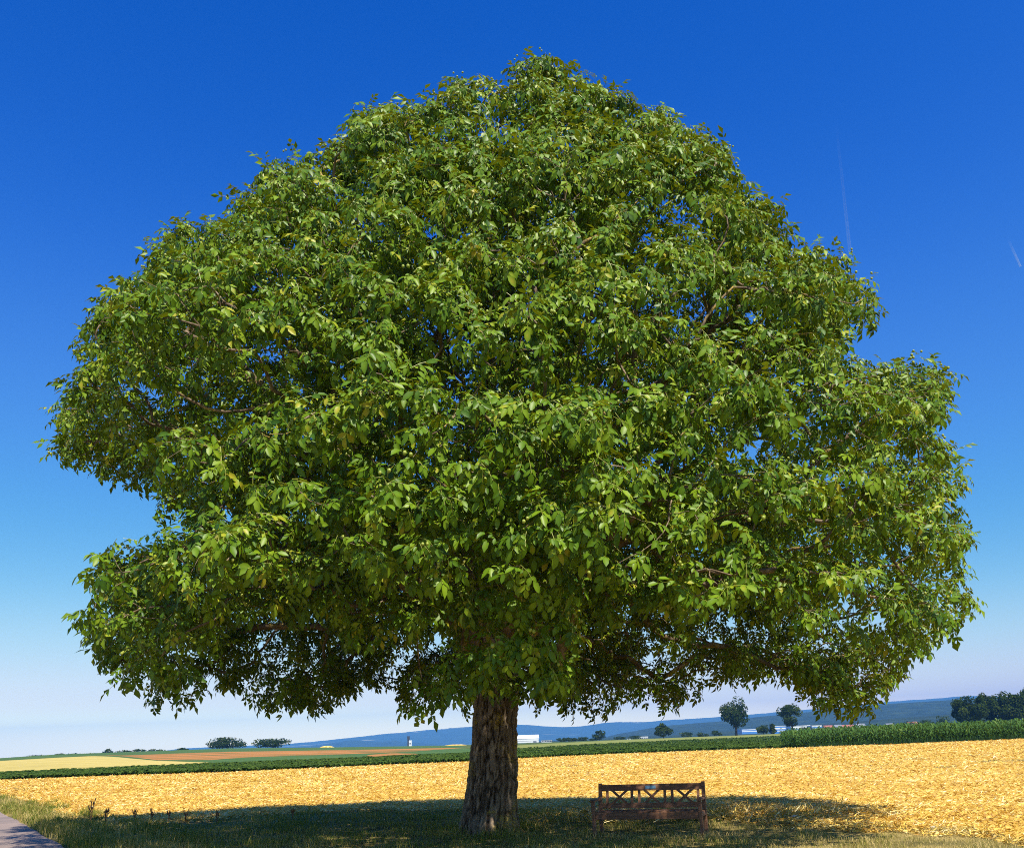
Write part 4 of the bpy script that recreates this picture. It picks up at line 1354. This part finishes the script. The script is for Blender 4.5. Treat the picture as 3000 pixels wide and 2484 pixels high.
def build_maize():
    r = np.random.default_rng(77)
    V, F, T, n0 = [], [], [], 0
    row = np.arange(0, 46, 0.75)
    P = []
    for k, dy in enumerate(row):
        s = 0.30 if k < 4 else (0.42 if k < 16 else 0.6)
        u0 = 0.268 + 0.004 * math.sin(k)
        uu = np.arange(u0, 0.60, s / 92.0)
        yy = straw_far(uu) + 0.9 + dy
        P.append(np.stack([uu * (yy) + r.normal(0, 0.04, len(uu)), yy + r.normal(0, 0.08, len(uu))], -1))
    P = np.concatenate(P)
    n = len(P)
    z = terrain(P[:, 0], P[:, 1])
    H = (1.25 + 0.30 * sstep(26, 40, P[:, 0])) * r.uniform(0.8, 1.12, n)
    b = np.stack([P[:, 0], P[:, 1], z], -1)
    t = r.uniform(0.05, 0.5, n)
    for lf in range(6):
        a = r.uniform(0, 2 * math.pi, n) if lf % 2 == 0 else a + math.pi + r.normal(0, 0.4, n)
        hz = H * (0.25 + 0.13 * lf) * r.uniform(0.9, 1.1, n)
        L = H * r.uniform(0.32, 0.5, n)
        dr = np.stack([np.cos(a), np.sin(a), np.zeros(n)], -1)
        sd = np.stack([-np.sin(a), np.cos(a), np.zeros(n)], -1) * 0.08
        p0 = b + np.array([0, 0, 1]) * hz[:, None]
        p1 = p0 + dr * (L * 0.45)[:, None] + np.array([0, 0, 1]) * (L * r.uniform(0.35, 0.6, n))[:, None]
        p2 = p0 + dr * L[:, None] + np.array([0, 0, 1]) * (L * r.uniform(-0.15, 0.35, n))[:, None]
        V.append(np.stack([p0 - sd * .5, p0 + sd * .5, p1 + sd, p1 - sd, p2], 1).reshape(-1, 3))
        k = n0 + np.arange(n) * 5
        F.append(np.stack([k, k + 1, k + 2], -1))
        F.append(np.stack([k, k + 2, k + 3], -1))
        F.append(np.stack([k + 3, k + 2, k + 4], -1))
        T.append(np.repeat(np.clip(t + r.normal(0, 0.15, n) + 0.05 * lf, 0, 1), 5))
        n0 += n * 5
    sd = np.array([0.016, 0, 0])
    top = b + np.array([0, 0, 1]) * (H * 0.95)[:, None]
    V.append(np.stack([b - sd, b + sd, top], 1).reshape(-1, 3))
    k = n0 + np.arange(n) * 3
    F.append(np.stack([k, k + 1, k + 2], -1))
    T.append(np.repeat(t, 3))
    link('maize', make_mesh('maize', np.concatenate(V), np.concatenate(F), M_maize, np.concatenate(T)), kind='stuff', label='field of young green maize along the straw field')


def build_beet():
    n = 13000
    u = U(-0.62, 0.285, n)
    t = U(0, 1, n)
    yn = straw_far(u) + 0.7
    yf = np.interp(u, BEET_U, BEET_FAR)
    y = yn * (yf / yn) ** (t ** 1.3)
    x = u * y
    z = terrain(x, y)
    h = U(0.18, 0.34, n) * (0.7 + 0.5 * fbm(x / 5, y / 5, 0, 91))
    V, F, T, n0 = [], [], [], 0
    b = np.stack([x, y, z], -1)
    base = U(0.2, 0.7, n)
    for k in range(4):
        a = U(0, 6.283, n)
        d = np.stack([np.cos(a), np.sin(a), np.zeros(n)], -1)
        s = np.stack([-np.sin(a), np.cos(a), np.zeros(n)], -1) * 0.14
        p1 = b + d * 0.18 + np.array([0, 0, 1]) * h[:, None]
        p2 = b + d * 0.42 + np.array([0, 0, 1]) * (h * U(0.5, 0.95, n))[:, None]
        V.append(np.stack([b, p1 - s, p2, p1 + s], 1).reshape(-1, 3))
        F.append(n0 + np.arange(n * 4).reshape(n, 4))
        T.append(np.repeat(np.clip(base + rng.normal(0, 0.15, n), 0, 1), 4))
        n0 += n * 4
    link('beet_leaves', make_mesh('beet_leaves', np.concatenate(V), np.concatenate(F), M_beet, np.concatenate(T)), kind='stuff', label='dark green row crop beyond the straw field')


build_grass()
build_straw()
build_maize()
build_beet()


# ------------------------------------------------------------------ small things
def stone(label, x, y, s, seed):
    import bmesh
    bm = bmesh.new()
    bmesh.ops.create_icosphere(bm, subdivisions=2, radius=1)
    r = np.random.default_rng(seed)
    for v in bm.verts:
        k = 0.85 + 0.3 * float(fbm(v.co.x * 1.5, v.co.y * 1.5, v.co.z * 1.5, seed))
        v.co = Vector((v.co.x * k * s, v.co.y * k * s * 0.7, v.co.z * k * s * 0.5))
    me = bpy.data.meshes.new('white_stone')
    bm.to_mesh(me)
    bm.free()
    me.materials.append(M_chalk)
    link('white_stone', me, loc=(x, y, float(terrain(x, y)) + s * 0.35), label=label, cat='stone')


M_chalk = plain('chalk_stone', (0.78, 0.74, 0.70), 0.8, var=0.1)
stone('flat white stone on the straw edge right of the bench', 5.11, 19.24, 0.085, 3)
stone('small white stone in dry grass at the lower right', 6.69, 16.70, 0.055, 4)


def weed(label, x, y, h, seed, n=5):
    r = np.random.default_rng(seed)
    P, R = [], []
    for k in range(n):
        a = r.uniform(0, 6.28)
        l = h * r.uniform(0.6, 1.0)
        d = np.array([math.cos(a), math.sin(a), 0]) * l * r.uniform(0.05, 0.3)
        P.append(np.array([[0, 0, -0.02], d * 0.4 + [0, 0, l * 0.55], d + [0, 0, l]]))
        R.append(np.array([0.006, 0.005, 0.010]))
        for j in range(3):
            p0 = d * 0.6 + np.array([0, 0, l * r.uniform(0.5, 0.9)])
            b = r.uniform(0, 6.28)
            P.append(np.array([p0, p0 + np.array([math.cos(b) * 0.04, math.sin(b) * 0.04, 0.05]), p0 + np.array([math.cos(b) * 0.05, math.sin(b) * 0.05, 0.10])]))
            R.append(np.array([0.004, 0.008, 0.003]))
    v, q = tubes(P, R, 4)
    link('dry_weed', make_mesh('dry_weed', v, q, M_weed, smooth=True), loc=(x, y, float(terrain(x, y))), label=label, cat='weed', group='dry brown weed stalks at the field edge')


M_weed = plain('dry_dock_stalk', (0.20, 0.10, 0.05), 0.9)
for k, (x, y, h) in enumerate([(-11.0, 25.3, 0.6), (-10.5, 25.0, 0.45), (-9.7, 24.8, 0.38), (-9.2, 24.6, 0.4), (-8.7, 24.4, 0.36), (-8.3, 24.4, 0.3), (-7.4, 24.0, 0.25), (-5.6, 24.0, 0.25)]):
    weed(ORD[k] + ' clump of dry brown weed stalks from the road along the straw edge', x, y, h, 200 + k, 6 if k < 2 else 4)


# ------------------------------------------------------------------ vapour trails high above
def trail(label, a, b, r0, r1, strength, seed):
    """two thin parallel streaks of ice cloud between two points"""
    a, b = np.array(a, float), np.array(b, float)
    root = link('vapour_trail', None, loc=tuple(a), label=label, cat='vapour trail')
    m, nt, p, out = new_mat('ice_cloud')
    p.inputs['Base Color'].default_value = (0.72, 0.85, 1.0, 1)
    p.inputs['Roughness'].default_value = 1.0
    at = N(nt, 'ShaderNodeAttribute', attribute_name='tint')
    tr = N(nt, 'ShaderNodeBsdfTransparent')
    mx = N(nt, 'ShaderNodeMixShader')
    nt.links.new(at.outputs['Fac'], mx.inputs[0])
    nt.links.new(tr.outputs[0], mx.inputs[1])
    nt.links.new(p.outputs[0], mx.inputs[2])
    nt.links.new(mx.outputs[0], out.inputs['Surface'])
    t = np.linspace(0, 1, 60)
    side = norm(np.cross(b - a, a))
    for s in (-1, 1):
        P = (b - a)[None] * t[:, None] + side * (s * np.interp(t, [0, 1], [r0 * 1.3, r1 * 1.5]))[:, None]
        R = np.interp(t, [0, 1], [r0, r1]) * (0.8 + 0.4 * fbm(t * 12, s, 0, seed))
        v, q = tubes([P], [R], 10)
        tt = np.repeat(strength * t ** 1.5, 10)
        link('streak', make_mesh('streak', v, q, m, tt, smooth=True), root)


trail('faint long white vapour trail in the blue sky above the right shoulder', (4859, 11377, 8483), (5145, 12369, 6748), 7, 9, 0.11, 1)
trail('short bright white vapour trail at the right edge of the sky', (7045, 11576, 6431), (7204, 11691, 6034), 7, 5, 0.3, 2)


# ------------------------------------------------------------------ the air
def build_haze():
    m = bpy.data.materials.new('haze_air')
    m.use_nodes = True
    nt = m.node_tree
    for nd in list(nt.nodes):
        if nd.type == 'BSDF_PRINCIPLED':
            nt.nodes.remove(nd)
    pv = N(nt, 'ShaderNodeVolumePrincipled')
    pv.inputs['Color'].default_value = (0.14, 0.44, 1.0, 1)
    pv.inputs['Density'].default_value = 1.15e-4
    pv.inputs['Anisotropy'].default_value = -0.3
    out = [n for n in nt.nodes if n.type == 'OUTPUT_MATERIAL'][0]
    nt.links.new(pv.outputs[0], out.inputs['Volume'])
    o = MB().box((-10800, -10800, -40), (10800, 10800, 330)).build('haze', m)
    o['kind'] = 'stuff'
    o['label'] = 'thin blue haze over the distant hills'


build_haze()
